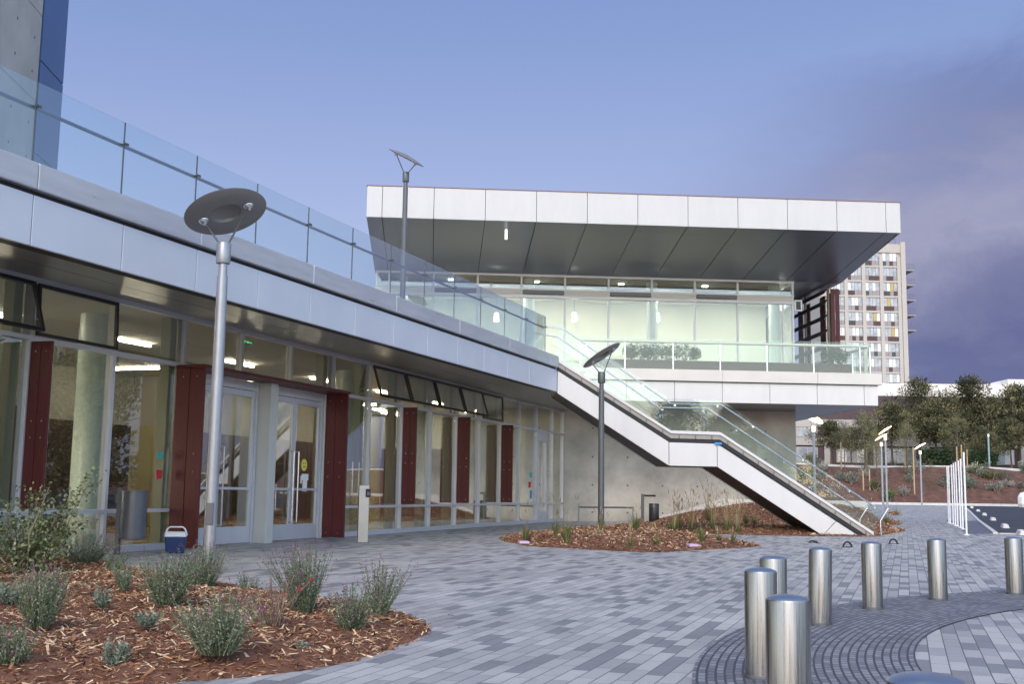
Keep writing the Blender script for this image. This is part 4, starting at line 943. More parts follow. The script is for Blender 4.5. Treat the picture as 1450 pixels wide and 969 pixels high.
for i, (x, y) in enumerate(((1376, 720.5), (1385, 725), (1394, 730.5), (1406, 737.5), (1423, 748), (1447, 758))):
    o = ws0 if i == 0 else copy_tree(ws0); q = G(x, y); 
    if q.y > 55:
        for _ in range(12): q = G(x, y, rise(q.y))
    o.location = (q.x, q.y, rise(q.y) + .006); o['label'] = ['farthest', 'second farthest', 'third farthest', 'third nearest', 'second nearest', 'nearest, edge cut off,'][i] + ' pale concrete wheel stop on the asphalt'
# small steel hoops in the paving
hm = mat('black_hoop', (0.03, 0.028, 0.028), 0.45, 0.4)
for (x, y, r_, lab, fl) in ((1152, 769.5, .09, 'small dark loop lying nearly flat on the pavers left of the other two', True), (1200, 775.5, .09, 'small black hoop standing in the pavers, middle one of three', False), (1265, 771, .09, 'small black hoop standing in the pavers below the stair foot, rightmost of three', False)):
    c = G(x, y); t = thing('ground_hoop', lab, 'hoop', c, 'small black hoops set in the paving')
    pts = [c + Vector((r_ * math.cos(a), (.0 if not fl else .1 * math.sin(a)), (r_ * 1.25 * math.sin(a) if not fl else .02 + .02 * math.sin(a)))) for a in [math.pi * k / 12 for k in range(13)]]
    MB().tube([pts[0] - Z * .01] + pts + [pts[-1] - Z * .01], .02, 8).build('loop', hm, t, smooth=True)
    MB().box(Fr(c, (1, 0, 0), (0, 1, 0)), -.13, .13, -.03, .03, 0, .012).build('plate', hm, t)
# ================================================================ STREET FURNITURE
wb_p = G(176, 786)
wbF = Fr(wb_p, fdir, fout)
wbt = thing('waste_bin', 'grey cylindrical waste bin hung on a dark post by the entrance glazing', 'waste bin', wb_p)
d_ = wb_p.y; ztop = AT(190, 696, d_).z; zbot = AT(190, 764, d_).z
cyl = AT(189, 730, d_ - .02); ccx = Vector((cyl.x, cyl.y, 0))
MB().lathe([(.19, zbot), (.205, zbot + .01), (.205, ztop), (.195, ztop), (.19, ztop - .03), (.185, zbot + .02)], ccx, 40).build('drum', mat('grey_bin_metal', (0.13, 0.135, 0.155), 0.34, 0.5, var=.08), wbt, smooth=True)
MB().lathe([(.214, ztop - .004), (.214, ztop + .012), (.17, ztop + .012)], ccx, 40).build('rim', darkmetal, wbt, smooth=True)
pp = AT(168, 740, d_ - .01); pF = Fr(Vector((pp.x, pp.y, 0)), (1, 0, 0), (0, 1, 0))
MB().box(pF, -.035, .035, -.05, .05, .0, ztop + .05).build('post', darkmetal, wbt, bevel=.006)
MB().box(pF, -.05, .07, -.07, -.052, ztop - .2, ztop - .05).build('bracket', darkmetal, wbt)
MB().box(pF, -.08, .08, -.09, .09, 0, .012).build('foot_plate', darkmetal, wbt)
# cooler
cq = G(248, 784); ck = thing('cooler_box', 'small blue cooler with white lid and raised white handle on the paving', 'cooler', cq)
cF = Fr(cq, Vector((1, .18, 0)), Vector((-.18, 1, 0))); 
bluec = mat('blue_plastic', (0.006, 0.032, 0.12), 0.35); whp = mat('white_plastic', (0.8, 0.8, 0.8), 0.35)
P = cF.p; wq, dq = .165, .13
MB().hexa([P(-wq * .88, -dq * .88, 0), P(wq * .88, -dq * .88, 0), P(wq * .88, dq * .88, 0), P(-wq * .88, dq * .88, 0)], [P(-wq, -dq, .27), P(wq, -dq, .27), P(wq, dq, .27), P(-wq, dq, .27)]).build('body', bluec, ck, bevel=.02)
MB().hexa([P(-wq - .012, -dq - .012, .27), P(wq + .012, -dq - .012, .27), P(wq + .012, dq + .012, .27), P(-wq - .012, dq + .012, .27)], [P(-wq * .9, -dq * .85, .355), P(wq * .9, -dq * .85, .355), P(wq * .9, dq * .85, .355), P(-wq * .9, dq * .85, .355)]).build('lid', whp, ck, bevel=.02)
MB().tube([P(-wq - .012, 0, .30), P(-wq * .85, 0, .40), P(-wq * .6, 0, .43), P(wq * .6, 0, .43), P(wq * .85, 0, .40), P(wq + .012, 0, .30)], .013, 8).build('handle', whp, ck, smooth=True)
# card reader post
rq = G(513, 769); rp2 = thing('card_reader_post', 'short square steel post with black card reader beside the doors', 'post', rq)
rF = Fr(rq, Vector((.97, .25, 0)), Vector((-.25, .97, 0)))
ht = AT(513, 688, rq.y).z
MB().box(rF, -.105, .105, -.07, .07, 0, ht).build('post', mat('satin_steel_post', (0.42, 0.40, 0.38), .35, .9, var=.1, vscale=4), rp2, bevel=.006)
MB().box(rF, .03, .13, -.10, -.072, ht - .24, ht - .07).build('reader', black, rp2, bevel=.008)
MB().box(rF, .055, .105, -.108, -.101, ht - .2, ht - .13).build('reader_face', mat('reader_face', (.12, .14, .17), .3), rp2)
MB().box(rF, -.115, .115, -.08, .08, 0, .012).build('foot_plate', darkmetal, rp2)
# leaning rail by the wall
lr = thing('leaning_rail', 'long black pipe rail on short legs in front of the concrete wall', 'rail', FW.p(1.9, .8, 0))
def wu(x, n_): return (PLN(x, 730, FW.p(0, n_, 0), nb) - W0).dot(ub)
u0, u1 = wu(819.5, .8), wu(896.5, .8)
MB().tube([FW.p(u0 - .02, .8, .55), FW.p(u1 + .03, .8, .55)], .035, 12).build('pipe', darkmetal, lr, smooth=True)
MB().tube([FW.p(u0, .8, 0), FW.p(u0, .8, .68)], .035, 10).build('leg', mat('galvanised_leg', (.35, .36, .38), .4, .6), lr); MB().tube([FW.p(u1, .8, 0), FW.p(u1, .8, .62)], .035, 10).build('leg', MATS['galvanised_leg'], lr)
# ash post
u0 = wu(910, 1.2); ap_ = thing('ash_post', 'dark post with a flat oval ring head beside the black bin', 'post', FW.p(u0, 1.2, 0))
zt = PLN(910, 700, FW.p(0, 1.2, 0), nb).z
MB().box(FW, u0 - .05, u0 + .05, 1.15, 1.25, 0, zt).build('post', darkmetal, ap_, bevel=.008)
hd = MB(); c0_ = FW.p(u0 + .27, 1.2, zt - .06)
ring_ = [c0_ + ub * (.2 * math.cos(a)) - nb * (.13 * math.sin(a)) for a in [2 * math.pi * k / 24 for k in range(25)]]
hd.tube(ring_, .035, 8, cap=False); hd.box(FW, u0 + .03, u0 + .12, 1.17, 1.23, zt - .09, zt - .03); hd.build('ring_head', darkframe, ap_, smooth=True)
MB().lathe([(.15, -.02), (.15, .0)], c0_, 20).build('ash_tray', mat('pale_disc', (.6, .6, .62), .4, .5), ap_)
u0 = wu(926, 1.1); bb = thing('waste_bin', 'black cylindrical bin standing against the concrete wall', 'waste bin', FW.p(u0, 1.1, 0)); c = FW.p(u0, 1.1, 0)
zt = PLN(926, 713.5, FW.p(0, 1.1, 0), nb).z
MB().lathe([(.18, 0), (.19, .02), (.19, zt - .02), (.175, zt), (.14, zt), (.13, zt - .15)], c, 28).build('drum', mat('black_bin', (.018, .019, .022), .4), bb, smooth=True); MB().lathe([(.192, zt * .84), (.196, zt * .85), (.192, zt * .87)], c, 28).build('band', darkmetal, bb); 
# small wooden crate by the green plant
cq = G(907.5, 747.5); wc = tag(MB().box(Fr(cq, (1, 0, 0), (0, 1, 0)), -.1, .1, -.08, .08, 0, .28).build('wooden_stake_box', mat('tan_wood', (.35, .2, .11), .7, var=.2), base=cq, bevel=.01), 'small tan wooden box between the ash post and the green plant', 'box')
for (x, y, lab) in ((741.5, 770.3, 'small lavender cover lying at the left tip of the bark bed'), (981, 774.5, 'small lavender cover lying at the right part of the bark bed')):
    q = G(x, y, .1); MBo = MB().box(Fr(q, (1, .1, 0), (-.1, 1, 0)), -.10, .10, -.14, .14, 0, .05); tag(MBo.build('irrigation_cover', mat('lavender_plastic', (.55, .38, .55), .5), base=q, bevel=.015), lab, 'cover', 'lavender irrigation covers')
# ================================================================ PLANTS
sage = island_mat('sage_foliage', [(0, (0.08, 0.115, 0.06)), (.45, (0.17, 0.21, 0.125)), (.8, (0.28, 0.31, 0.21)), (1, (0.40, 0.41, 0.30))], .8, .25)
greyleaf = island_mat('grey_foliage', [(0, (0.10, 0.13, 0.09)), (.5, (0.20, 0.24, 0.18)), (1, (0.36, 0.38, 0.30))], .8, .25)
drym = island_mat('dry_twigs', [(0, (0.10, 0.06, 0.045)), (.6, (0.24, 0.17, 0.13)), (1, (0.40, 0.32, 0.24))], .85)
flow = island_mat('purple_flowers', [(0, (0.20, 0.05, 0.12)), (.6, (0.36, 0.12, 0.24)), (1, (0.50, 0.24, 0.38))], .7, .2)
straw = island_mat('straw_blades', [(0, (0.18, 0.13, 0.06)), (.5, (0.36, 0.28, 0.15)), (1, (0.55, 0.46, 0.28))], .8, .2)
grassm = island_mat('green_blades', [(0, (0.05, 0.08, 0.02)), (.6, (0.13, 0.17, 0.05)), (1, (0.28, 0.28, 0.12))], .8, .25)
bushm = island_mat('bush_leaves', [(0, (0.05, 0.08, 0.03)), (.5, (0.14, 0.18, 0.085)), (.85, (0.28, 0.33, 0.18)), (1, (0.42, 0.46, 0.28))], .55, .25)
def blade(mb, p, d, L_, w_, droop, seg=3, az=None):
    side_ = d.cross(Z); side_ = side_.normalized() if side_.length > 1e-4 else Vector((1, 0, 0)); b0 = len(mb.v); q = p.copy(); dd = d.copy()
    for k in range(seg + 1):
        ww = w_ * (1 - .75 * k / seg) / 2; mb.v += [q - side_ * ww, q + side_ * ww]; q = q + dd * (L_ / seg); dd = (dd - Z * droop / seg).normalized()
    mb.f += [(b0 + 2 * k, b0 + 2 * k + 1, b0 + 2 * k + 3, b0 + 2 * k + 2) for k in range(seg)]
    return q, dd
def sprig(p, H_, Wd, stems, label, leafm, fl=.35, leaf=.022, name='lavender_plant', group='grey green shrubs planted in the near mulch bed', lw=.35, flm=None):
    t = thing(name, label, 'plant', p, group); fm_, sm_, fo_ = MB(), MB(), MB(); lean_v = Vector((rnd.gauss(0, .13), rnd.gauss(0, .13), 0)); Wd *= rnd.uniform(.9, 1.25)
    for _ in range(stems):
        a = rnd.uniform(0, 6.283); r_ = Wd / 2 * math.sqrt(rnd.random()) * .35; b = p + Vector((math.cos(a) * r_, math.sin(a) * r_, 0)); lean = rnd.uniform(0, 1) ** .8 * (Wd / 2) / H_ * rnd.choice((1.0, 1.1, 1.3, 1.9)); aflop = rnd.uniform(-.25, .25)
        d = Vector((math.cos(a) * lean, math.sin(a) * lean, 1)).normalized(); L_ = H_ * rnd.uniform(.3, 1.0)
        d = (d + Vector((rnd.gauss(0, .13), rnd.gauss(0, .13), 0)) + lean_v).normalized()
        n_ = max(8, int(L_ / leaf * 1.25)); q = b.copy()
        sm_.tube([b, b + d * L_], [.0028, .0012], 3, cap=False)
        for k in range(n_):
            t_ = (k + rnd.random()) / n_; c = b + d * (L_ * (.12 + .85 * t_)); aa = rnd.uniform(0, 6.283); o_ = Vector((math.cos(aa), math.sin(aa), rnd.uniform(.2, 1.5))).normalized(); l = leaf * rnd.uniform(.6, 1.4); s_ = o_.orthogonal().normalized() * l * lw * .5
            fm_.add([c, c + o_ * l * .5 + s_, c + o_ * l, c + o_ * l * .5 - s_], [(0, 1, 2, 3)])
        if rnd.random() < fl * .55:
            tip = b + d * L_; e_ = rnd.uniform(.04, .10)
            for k in range(7):
                c = tip + d * (e_ * k / 9); aa = rnd.uniform(0, 6.283); o_ = Vector((math.cos(aa), math.sin(aa), .5)).normalized() * .009; s_ = Vector((-o_.y, o_.x, .004)) * .6
                fo_.add([c, c + o_ + s_, c + o_ * 1.6, c + o_ - s_], [(0, 1, 2, 3)])
    sm_.build('stem', leafm, t, fixn=False)
    nf = len(fm_.f); fm_.add(fo_.v, fo_.f)
    ob = fm_.build('foliage', [leafm, flm or flow], t, fixn=False)
    for pl in ob.data.polygons:
        if pl.index >= nf: pl.material_index = 1
    return t
def bz(x, y, poly, hf):
    q = G(x, y, .08)
    for _ in range(3): d = edist((q.x, q.y), poly); q = G(x, y, hf(q.x, q.y, d))
    return q
near = [(55, 890, 800, 62, 190, 0, .2, 'upright grey green shrub near the left edge, second row from the front'), (12, 955, 878, 78, 170, 0, .25, 'shrub cut by the left edge in the bottom corner'), (176, 836, 792, 34, 80, 0, .1, 'small green shrub in front of the waste bin'),
        (236, 858, 782, 76, 240, 0, .3, 'dense shrub in front of the lamp post, left of its twin'), (287, 832, 768, 66, 200, 0, .7, 'shrub with purple tips right at the foot of the lamp post'), (308, 927, 836, 100, 230, 0, .25, 'broad green shrub in the middle front of the bed'),
        (430, 868, 776, 72, 240, 0, .9, 'tall shrub with many purple spikes and red blooms'), (497, 896, 828, 58, 170, 0, .5, 'bright green shrub near the rounded bed tip'), (536, 874, 794, 56, 120, 0, .8, 'tall loose purple flowered shrub nearest the bed tip'),
        (161, 950, 905, 38, 45, 1, 0, 'tiny pale green sprig at the front of the bed'), (144, 862, 828, 28, 40, 1, 0, 'small pale sprig left of the dense shrub'), (208, 888, 862, 40, 40, 1, 0, 'low grey sprawling sprig behind the middle shrub'),
        (424, 924, 908, 34, 40, 1, 0, 'flat grey sprig lying in front of the purple shrub'), (350, 836, 810, 42, 40, 0, .5, 'thin dark sprig at the back edge of the bed'), (118, 800, 752, 96, 230, 0, .7, 'wide purple tipped shrub beside the leafy bush'),
        (14, 858, 822, 52, 90, 1, 0, 'pale low shrub at the left edge'), (160, 812, 775, 50, 90, 0, .4, 'grey green shrub behind the small one by the bin'), (60, 840, 800, 60, 90, 2, .3, 'sparse brownish shrub under the leafy bush')]
for (x, y, yt, wpx, stems, kind_, fl_, lab) in near:
    p = bz(x, y, BED1, h1); d_ = p.y; H_ = (y - yt) / F_PX * d_ * 1.02; Wd = wpx / F_PX * d_
    sprig(p, H_, Wd, int(stems * .95), lab, (sage, greyleaf, drym)[kind_], fl=fl_, leaf=.022 if kind_ != 1 else .03, lw=.35 if kind_ != 1 else .5)
p = bz(385, 886, BED1, h1); sprig(p, .38, .45, 70, 'dry leafless twigs beside the purple shrub', drym, 0, leaf=.012, name='dry_shrub')
redm = mat('red_petal', (0.5, 0.03, 0.04), .6)
for i, (x, y) in enumerate(((441, 821), (424, 835), (406, 843))):
    q = AT(x, y, 11.3 if 0 else bz(430, 868, BED1, h1).y - .25); t_ = thing('red_flower', ['highest', 'middle', 'lowest'][i] + ' small red bloom leaning out of the purple shrub', 'flower', q, 'red blooms on long stalks')
    m = MB(); leafball(m, q, .014, 16, .011); m.build('bloom', redm, t_, fixn=False); gq = bz(395, 872, BED1, h1); MB().tube([gq, q], .0025, 4).build('stalk', drym, t_)
# leafy bush at the left
pbush = bz(38, 812, BED1, h1)
bt = thing('leafy_bush', 'large leafy bush with round grey green leaves at the left edge', 'bush', pbush)
br = MB(); lf = MB(); D0 = pbush.y
tips = [(132, 672), (118, 690), (104, 700), (90, 715), (70, 690), (52, 705), (38, 700), (20, 725), (8, 715), (-15, 720), (-30, 700), (60, 740), (95, 745), (30, 745), (78, 765), (10, 760), (45, 775), (100, 775), (-20, 770), (120, 740), (65, 715)]
for (x, y) in tips:
    dd = D0 + rnd.uniform(-.35, .35); e_ = AT(x, y, dd); mid = pbush.lerp(e_, .5) + Vector((rnd.uniform(-.1, .1), rnd.uniform(-.1, .1), -.05)); br.tube([pbush, mid, e_], [.012, .008, .003], 5)
    for k in range(150):
        t_ = rnd.uniform(.3, 1.04); c = (mid.lerp(e_, (t_ - .5) * 2) if t_ > .5 else pbush.lerp(mid, t_ * 2)); c = c + Vector((rnd.gauss(0, .06), rnd.gauss(0, .06), rnd.gauss(0, .05)))
        a = Vector((rnd.gauss(0, 1), rnd.gauss(0, 1), rnd.gauss(.4, 1))).normalized(); s_ = a.orthogonal().normalized(); s2 = a.cross(s_); an = rnd.uniform(0, 6.28); s_ = s_ * math.cos(an) + s2 * math.sin(an); l = rnd.uniform(.026, .05)
        lf.add([c, c + a * l * .35 + s_ * l * .33, c + a * l * .75 + s_ * l * .3, c + a * l, c + a * l * .75 - s_ * l * .3, c + a * l * .35 - s_ * l * .33], [(0, 1, 2, 3, 4, 5)])
br.build('branch', drym, bt, fixn=False); lf.build('foliage', bushm, bt, fixn=False)
# grasses
def tuft(p, H_, Wd, n_, label, m1, m2=None, n2=0, H2=0, group='grass tufts in the bark beds', name='grass_tuft', wd=.012):
    t = thing(name, label, 'grass tuft', p, group); a1 = MB()
    for _ in range(n_):
        a = rnd.uniform(0, 6.283); l_ = rnd.random() * Wd / H_ * .8; d = Vector((math.cos(a) * l_, math.sin(a) * l_, 1)).normalized(); b = p + Vector((math.cos(a), math.sin(a), 0)) * rnd.random() * Wd * .15; blade(a1, b, d, H_ * rnd.uniform(.6, 1.1), wd, rnd.uniform(.1, .7))
    a1.build('blades', m1, t, fixn=False)
    if m2:
        a2 = MB()
        for _ in range(n2):
            a = rnd.uniform(0, 6.283); l_ = rnd.random() * .45; d = Vector((math.cos(a) * l_, math.sin(a) * l_, 1)).normalized(); tip, dd = blade(a2, p, d, H2 * rnd.uniform(.6, 1.05), .010, rnd.uniform(.2, 1.0), 4); blade(a2, tip - dd * .02, dd, .12, .022, .2, 2)
        a2.build('dry_stalks', m2, t, fixn=False)
    return t
g2 = [(745.5, 770, 24, 22, 90, 0, 'tuft at the left tip of the middle bark bed'), (787, 760, 22, 14, 60, 0, 'small tuft at the back edge of the bed, left of the big tuft'), (802, 769, 28, 20, 120, 0, 'thick tuft left of the dark lamp post'), (851, 753, 18, 12, 50, 1, 'green tuft at the foot of the dark lamp post'),
      (849, 770, 16, 12, 50, 1, 'little tuft in front of the dark lamp post'), (900, 752, 22, 18, 110, 2, 'bright green tuft at the top of the mound'), (893, 775, 14, 20, 70, 0, 'low wide tuft on the front slope of the mound'), (930, 772, 12, 22, 60, 0, 'flat tuft right of the low wide one'),
      (954, 759, 26, 22, 100, 3, 'straw topped tuft at the right back of the mound'), (994, 768, 22, 20, 80, 1, 'tuft near the lavender cover on the right'), (1018, 766, 10, 14, 60, 1, 'small pale tuft second from the right tip'), (1038, 769, 13, 10, 70, 1, 'small round tuft nearest the right tip')]
for (x, y, hp, wpx, n_, k, lab) in g2:
    p = bz(x, y, BED2, h2); sc_ = p.y / F_PX
    tuft(p, hp * sc_, wpx * sc_, n_, lab, grassm, straw, 10 if k != 3 else 26, hp * sc_ * (1.9 if k in (0, 3) else 1.25))
g3 = [(962, 752, 30, 'left clump of straw coloured grass by the low wall'), (980, 751, 34, 'second clump of straw grass from the left by the low wall'), (1010, 750, 30, 'middle straw clump in front of the low wall'), (1030, 752, 36, 'tallest arching straw clump left of the stair foot'), (1044, 754, 30, 'straw clump closest to the white staircase'), (1003, 738, 38, 'thin tall reeds rising above the low wall'), (1056, 742, 30, 'green tuft on the slope under the stairs'), (1068, 742, 20, 'small dark tuft deep under the stairs')]
for i, (x, y, hp, lab) in enumerate(g3):
    p = bz(x, y, BED3, h3); sc_ = p.y / F_PX; tuft(p, hp * sc_ * .55, 20 * sc_, 60, lab, grassm, straw, 60 if i < 6 else 6, hp * sc_ * 1.25, name='ornamental_grass', group='straw coloured ornamental grasses under the stairs')
for (x, y, lab) in ((1234, 744, 'small tuft at the left of the middle bed tongue'), (1270, 729, 'small tuft on the farthest bed tongue'), (1256, 741, 'tuft right of the handrail end')):
    p = G(x, y, .1); tuft(p, .45, .6, 70, lab, grassm, straw, 12, .7)
litm = island_mat('litter_bits', [(0, (.10, .05, .03)), (.6, (.30, .19, .10)), (1, (.45, .35, .22))], .8)
lt = MB()
def litter(x, y, sz):
    a = rnd.uniform(0, 6.28); ex = Vector((math.cos(a), math.sin(a), rnd.uniform(-.1, .2))) * sz; ey = Vector((-math.sin(a), math.cos(a), rnd.uniform(0, .25))) * sz * rnd.uniform(.25, .5); c = Vector((x, y, .011 + sz * .12))
    lt.add([c - ex, c - ey, c + ex, c + ey], [(0, 1, 2, 3)])
for p_list, nn in ((BED1, 330), (BED2, 160), (BED3, 60)):
    for _ in range(nn):
        p_ = rnd.choice(p_list); q_ = (p_.x + rnd.gauss(0, .28), p_.y + rnd.gauss(0, .28))
        if not inside(q_, p_list): litter(q_[0], q_[1], rnd.uniform(.006, .022))
for _ in range(170):
    a = rnd.uniform(1.9, 3.3); r_ = rnd.uniform(RI - .1, RO); litter(RC.x + r_ * math.cos(a), RC.y + r_ * math.sin(a), rnd.uniform(.006, .018))
for _ in range(160): litter(rnd.uniform(-5, 12), rnd.uniform(5, 24), rnd.uniform(.006, .02))
tag(lt.build('leaf_litter', litm, fixn=False), 'scattered dry leaf bits and bark crumbs lying on the paving', 'litter', kind='stuff')
# ================================================================ TREES
pinem = island_mat('pine_needles', [(0, (0.028, 0.036, 0.016)), (.45, (0.08, 0.082, 0.038)), (.8, (0.16, 0.15, 0.08)), (1, (0.28, 0.24, 0.15))], .8, .15)
pinem2 = island_mat('pine_needles_young', [(0, (0.07, 0.075, 0.03)), (.5, (0.17, 0.16, 0.075)), (1, (0.34, 0.29, 0.17))], .8, .2)
pinem3 = island_mat('pine_needles_deep', [(0, (0.014, 0.022, 0.010)), (1, (0.05, 0.055, 0.028))], .8, .1)
lightm = island_mat('pale_tree_leaves', [(0, (0.10, 0.11, 0.05)), (.5, (0.20, 0.20, 0.10)), (1, (0.36, 0.34, 0.20))], .8, .3)
barkm = mat('tree_bark', (0.12, 0.085, 0.06), 0.9, var=.3, vscale=6)
def pine_proto(seed, H_, Wd, name='pine_tree', cl=85, fm_=None, lo=.16):
    r = random.Random(seed); t = thing(name, 'x', 'tree', (0, 0, 0)); tk = MB(); cr_ = MB()
    tk.tube([(0, 0, 0), (r.uniform(-.2, .2), 0, H_ * .45), (r.uniform(-.3, .3), .1, H_ * .92)], [H_ * .022, H_ * .014, .03], 8)
    a_0 = r.uniform(0, 6)
    for i in range(cl):
        hh = H_ * (lo + (1 - lo) * (i + r.random()) / cl); k = min(1, (hh / H_ - lo) / (1 - lo)); rad = Wd / 2 * max(.08, 1.02 - k ** 3.2) ** .7 * (.25 + .75 * r.random() ** .6) * (.62 + .38 * math.sin(a_0 + i * 2.4 * 3 + 9 * k)); a = i * 2.4 + r.uniform(-.5, .5)
        c = Vector((math.cos(a) * rad, math.sin(a) * rad, hh + r.uniform(-.2, .2)))
        if i % 2 == 0: tk.tube([(0, 0, hh * .86), c], [.05, .015], 4, cap=False)
        s_ = Wd * .075 * r.uniform(.7, 1.6)
        for _ in range(75):
            d = Vector((r.gauss(0, 1), r.gauss(0, 1), r.gauss(.25, .8))).normalized(); q = c + d * s_ * r.random() ** .5; b = (d + Vector((0, 0, .5))).normalized() * r.uniform(.22, .45); sd_ = b.orthogonal().normalized() * r.uniform(.04, .09)
            cr_.add([q, q + b * .5 + sd_, q + b, q + b * .5 - sd_], [(0, 1, 2, 3)])
    tk.build('trunk', barkm, t, fixn=False); ob = cr_.build('crown', [pinem, pinem2, pinem3], t, fixn=False)
    for pl in ob.data.polygons: pl.material_index = (0, 1, 0, 2, 0, 1, 2)[(pl.index // 75) * 5 % 7]
    return t
def light_proto(seed, H_, Wd, name='young_tree'):
    r = random.Random(seed); t = thing(name, 'x', 'tree', (0, 0, 0)); tk = MB(); cr_ = MB()
    tk.tube([(0, 0, 0), (.05, 0, H_ * .5), (-.05, 0, H_ * .95)], [.07, .05, .015], 6)
    for i in range(60):
        hh = H_ * (.25 + .75 * r.random()); k = (hh / H_ - .25) / .75; rad = Wd / 2 * math.sin(math.pi * min(1, .15 + .85 * k)) ** .6 * r.random() ** .5; a = r.uniform(0, 6.28); c = Vector((math.cos(a) * rad, math.sin(a) * rad, hh))
        if i % 2: tk.tube([(0, 0, hh * .8), c], [.025, .006], 4, cap=False)
        for _ in range(42):
            q = c + Vector((r.gauss(0, .24), r.gauss(0, .24), r.gauss(0, .34))); b = Vector((r.gauss(0, .5), r.gauss(0, .5), r.gauss(-.3, .6))).normalized() * r.uniform(.08, .18); sd_ = b.orthogonal().normalized() * .03
            cr_.add([q, q + b * .5 + sd_, q + b, q + b * .5 - sd_], [(0, 1, 2, 3)])
    tk.build('trunk', barkm, t, fixn=False); cr_.build('crown', lightm, t, fixn=False); return t
pines = [pine_proto(1, 9.5, 11.0, cl=80, lo=.50), pine_proto(2, 10.5, 9.5, cl=84, lo=.46), pine_proto(3, 8, 12.5, cl=80, lo=.46), pine_proto(6, 9.5, 9.5, cl=110, lo=.10)]
lights = [light_proto(4, 8, 4.6), light_proto(5, 7, 3.6)]
used = set()
def place_tree(protos, k, x, y, z, s, label, group):
    pr = protos[k % len(protos)]
    o = pr if id(pr) not in used else copy_tree(pr)
    used.add(id(pr)); o.location = (x, y, z); o.scale = (s, s, s); o.rotation_euler = (0, 0, rnd.uniform(0, 6.28)); o['label'] = label; o['group'] = group; return o
GP = 'dark pines on the bank behind the plaza'
for i, (x, yt, d_, k, lab) in enumerate(((1262, 578, 124, 0, 'dark pine partly behind the apartment tower foot'), (1300, 543, 126, 1, 'tall dark pine right of the apartment tower'), (1335, 575, 124, 2, 'broad pine between the two tallest ones'), (1372, 541, 125, 1, 'tallest dark pine with twin pointed tops'), (1405, 570, 123, 0, 'pine in front of the white flat roofed building'),
                                   (1438, 553, 127, 1, 'slim pine near the right edge'), (1466, 560, 124, 2, 'pine cut off by the right edge'), (1225, 598, 123, 2, 'low wide pine under the balcony end'), (1385, 610, 119, 2, 'low spreading pine in front of the tallest one'), (1322, 575, 122, 0, 'pine above the white banded windows'), (1175, 600, 124, 0, 'pine behind the first lit lamp post'), (1430, 600, 119, 0, 'rounded pine at the top of the bank near the right edge'), (1352, 600, 120, 2, 'wide low pine left of the twin pointed one'), (1205, 610, 126, 0, 'dark pine behind the slim pale tree'), (1400, 618, 118, 2, 'lowest spreading pine on the bank edge'))):
    q = AT(x, yt, d_); zb = bank_top(q.x) - .1; hgt = {0: 9.5, 1: 10.5, 2: 8}[k]
    place_tree(pines, k, q.x, d_, zb - .0, max(.25, (q.z - zb) / hgt * 1.0), lab, GP)
GL = 'young pale trees on the bank'
for i, (x, yt, d_, k, lab, yb) in enumerate(((1222, 585, 112, 0, 'airy pale tree left of the paired lamps, the widest of them', 0), (1195, 600, 113, 1, 'slim pale tree closest to the staircase', 0), (1283, 600, 112, 1, 'pale tree between the paired lamps and the lone lamp', 0), (1240, 612, 110, 1, 'pale sapling directly behind the paired lamps', 0), (1355, 588, 114, 0, 'pale tree behind the row of white poles', 0), (1318, 655, 108, 0, 'low pale tree on the slope right of the lone lamp', 0), (1150, 640, 112, 1, 'pale tree seen through the stair glass', 0))):
    q = AT(x, yt, d_); t_ = max(0, (d_ - 105) / 10); zb = .36 + (bank_top(q.x) - .36) * min(1, t_) ** .85; place_tree(lights, k, q.x, d_, zb - .1, (q.z - zb) / (8, 7)[k], lab, GL)
# off camera pines seen mirrored in the glass
for i in range(22):
    a = R(28 + i * 6.2); rr_ = rnd.uniform(48, 62)
    if i < 22: place_tree(pines, 3, math.sin(a) * rr_ + 14, math.cos(a) * rr_, 0, rnd.uniform(.8, 1.15), 'dark pine standing beyond the drop-off circle', 'pines around the drop-off, seen only as reflections')
for i in range(9):
    x = -30 + i * 9; place_tree(pines, 3, x, -34 + rnd.uniform(-4, 4), 0, rnd.uniform(.7, 1.0), 'dark pine standing behind the photographer', 'pines behind the photographer, seen only as reflections')
# tree stakes
stk = mat('tan_stake', (0.42, 0.30, 0.18), .8)
for i, (x, yt, yb, d_) in enumerate(((1190.5, 627, 657, 114), (1222, 667, 693, 108), (1231, 665, 693, 108), (1281, 637, 663, 114), (1293, 634, 700, 107), (1369, 637, 670, 113), (1361, 630, 668, 113), (1354.5, 633, 668, 113))):
    a_ = AT(x, yt, d_); t_ = max(0, (d_ - 105) / 10); zb = .36 + (bank_top(a_.x) - .36) * t_ ** .85
    m = MB().tube([(a_.x, d_, zb - .1), (a_.x, d_, a_.z)], .07, 6); tag(m.build('tree_stake', stk, base=(a_.x, d_, zb)), ['tan stake nearest the staircase', 'left one of the stake pair on the slope', 'right one of the stake pair on the slope', 'stake behind the bank top right of the paired lamps', 'tall stake left of the lone lamp', 'stake right of the white poles', 'middle stake behind the white poles', 'leftmost stake behind the white poles'][i], 'stake', 'tan stakes tied to the young trees')
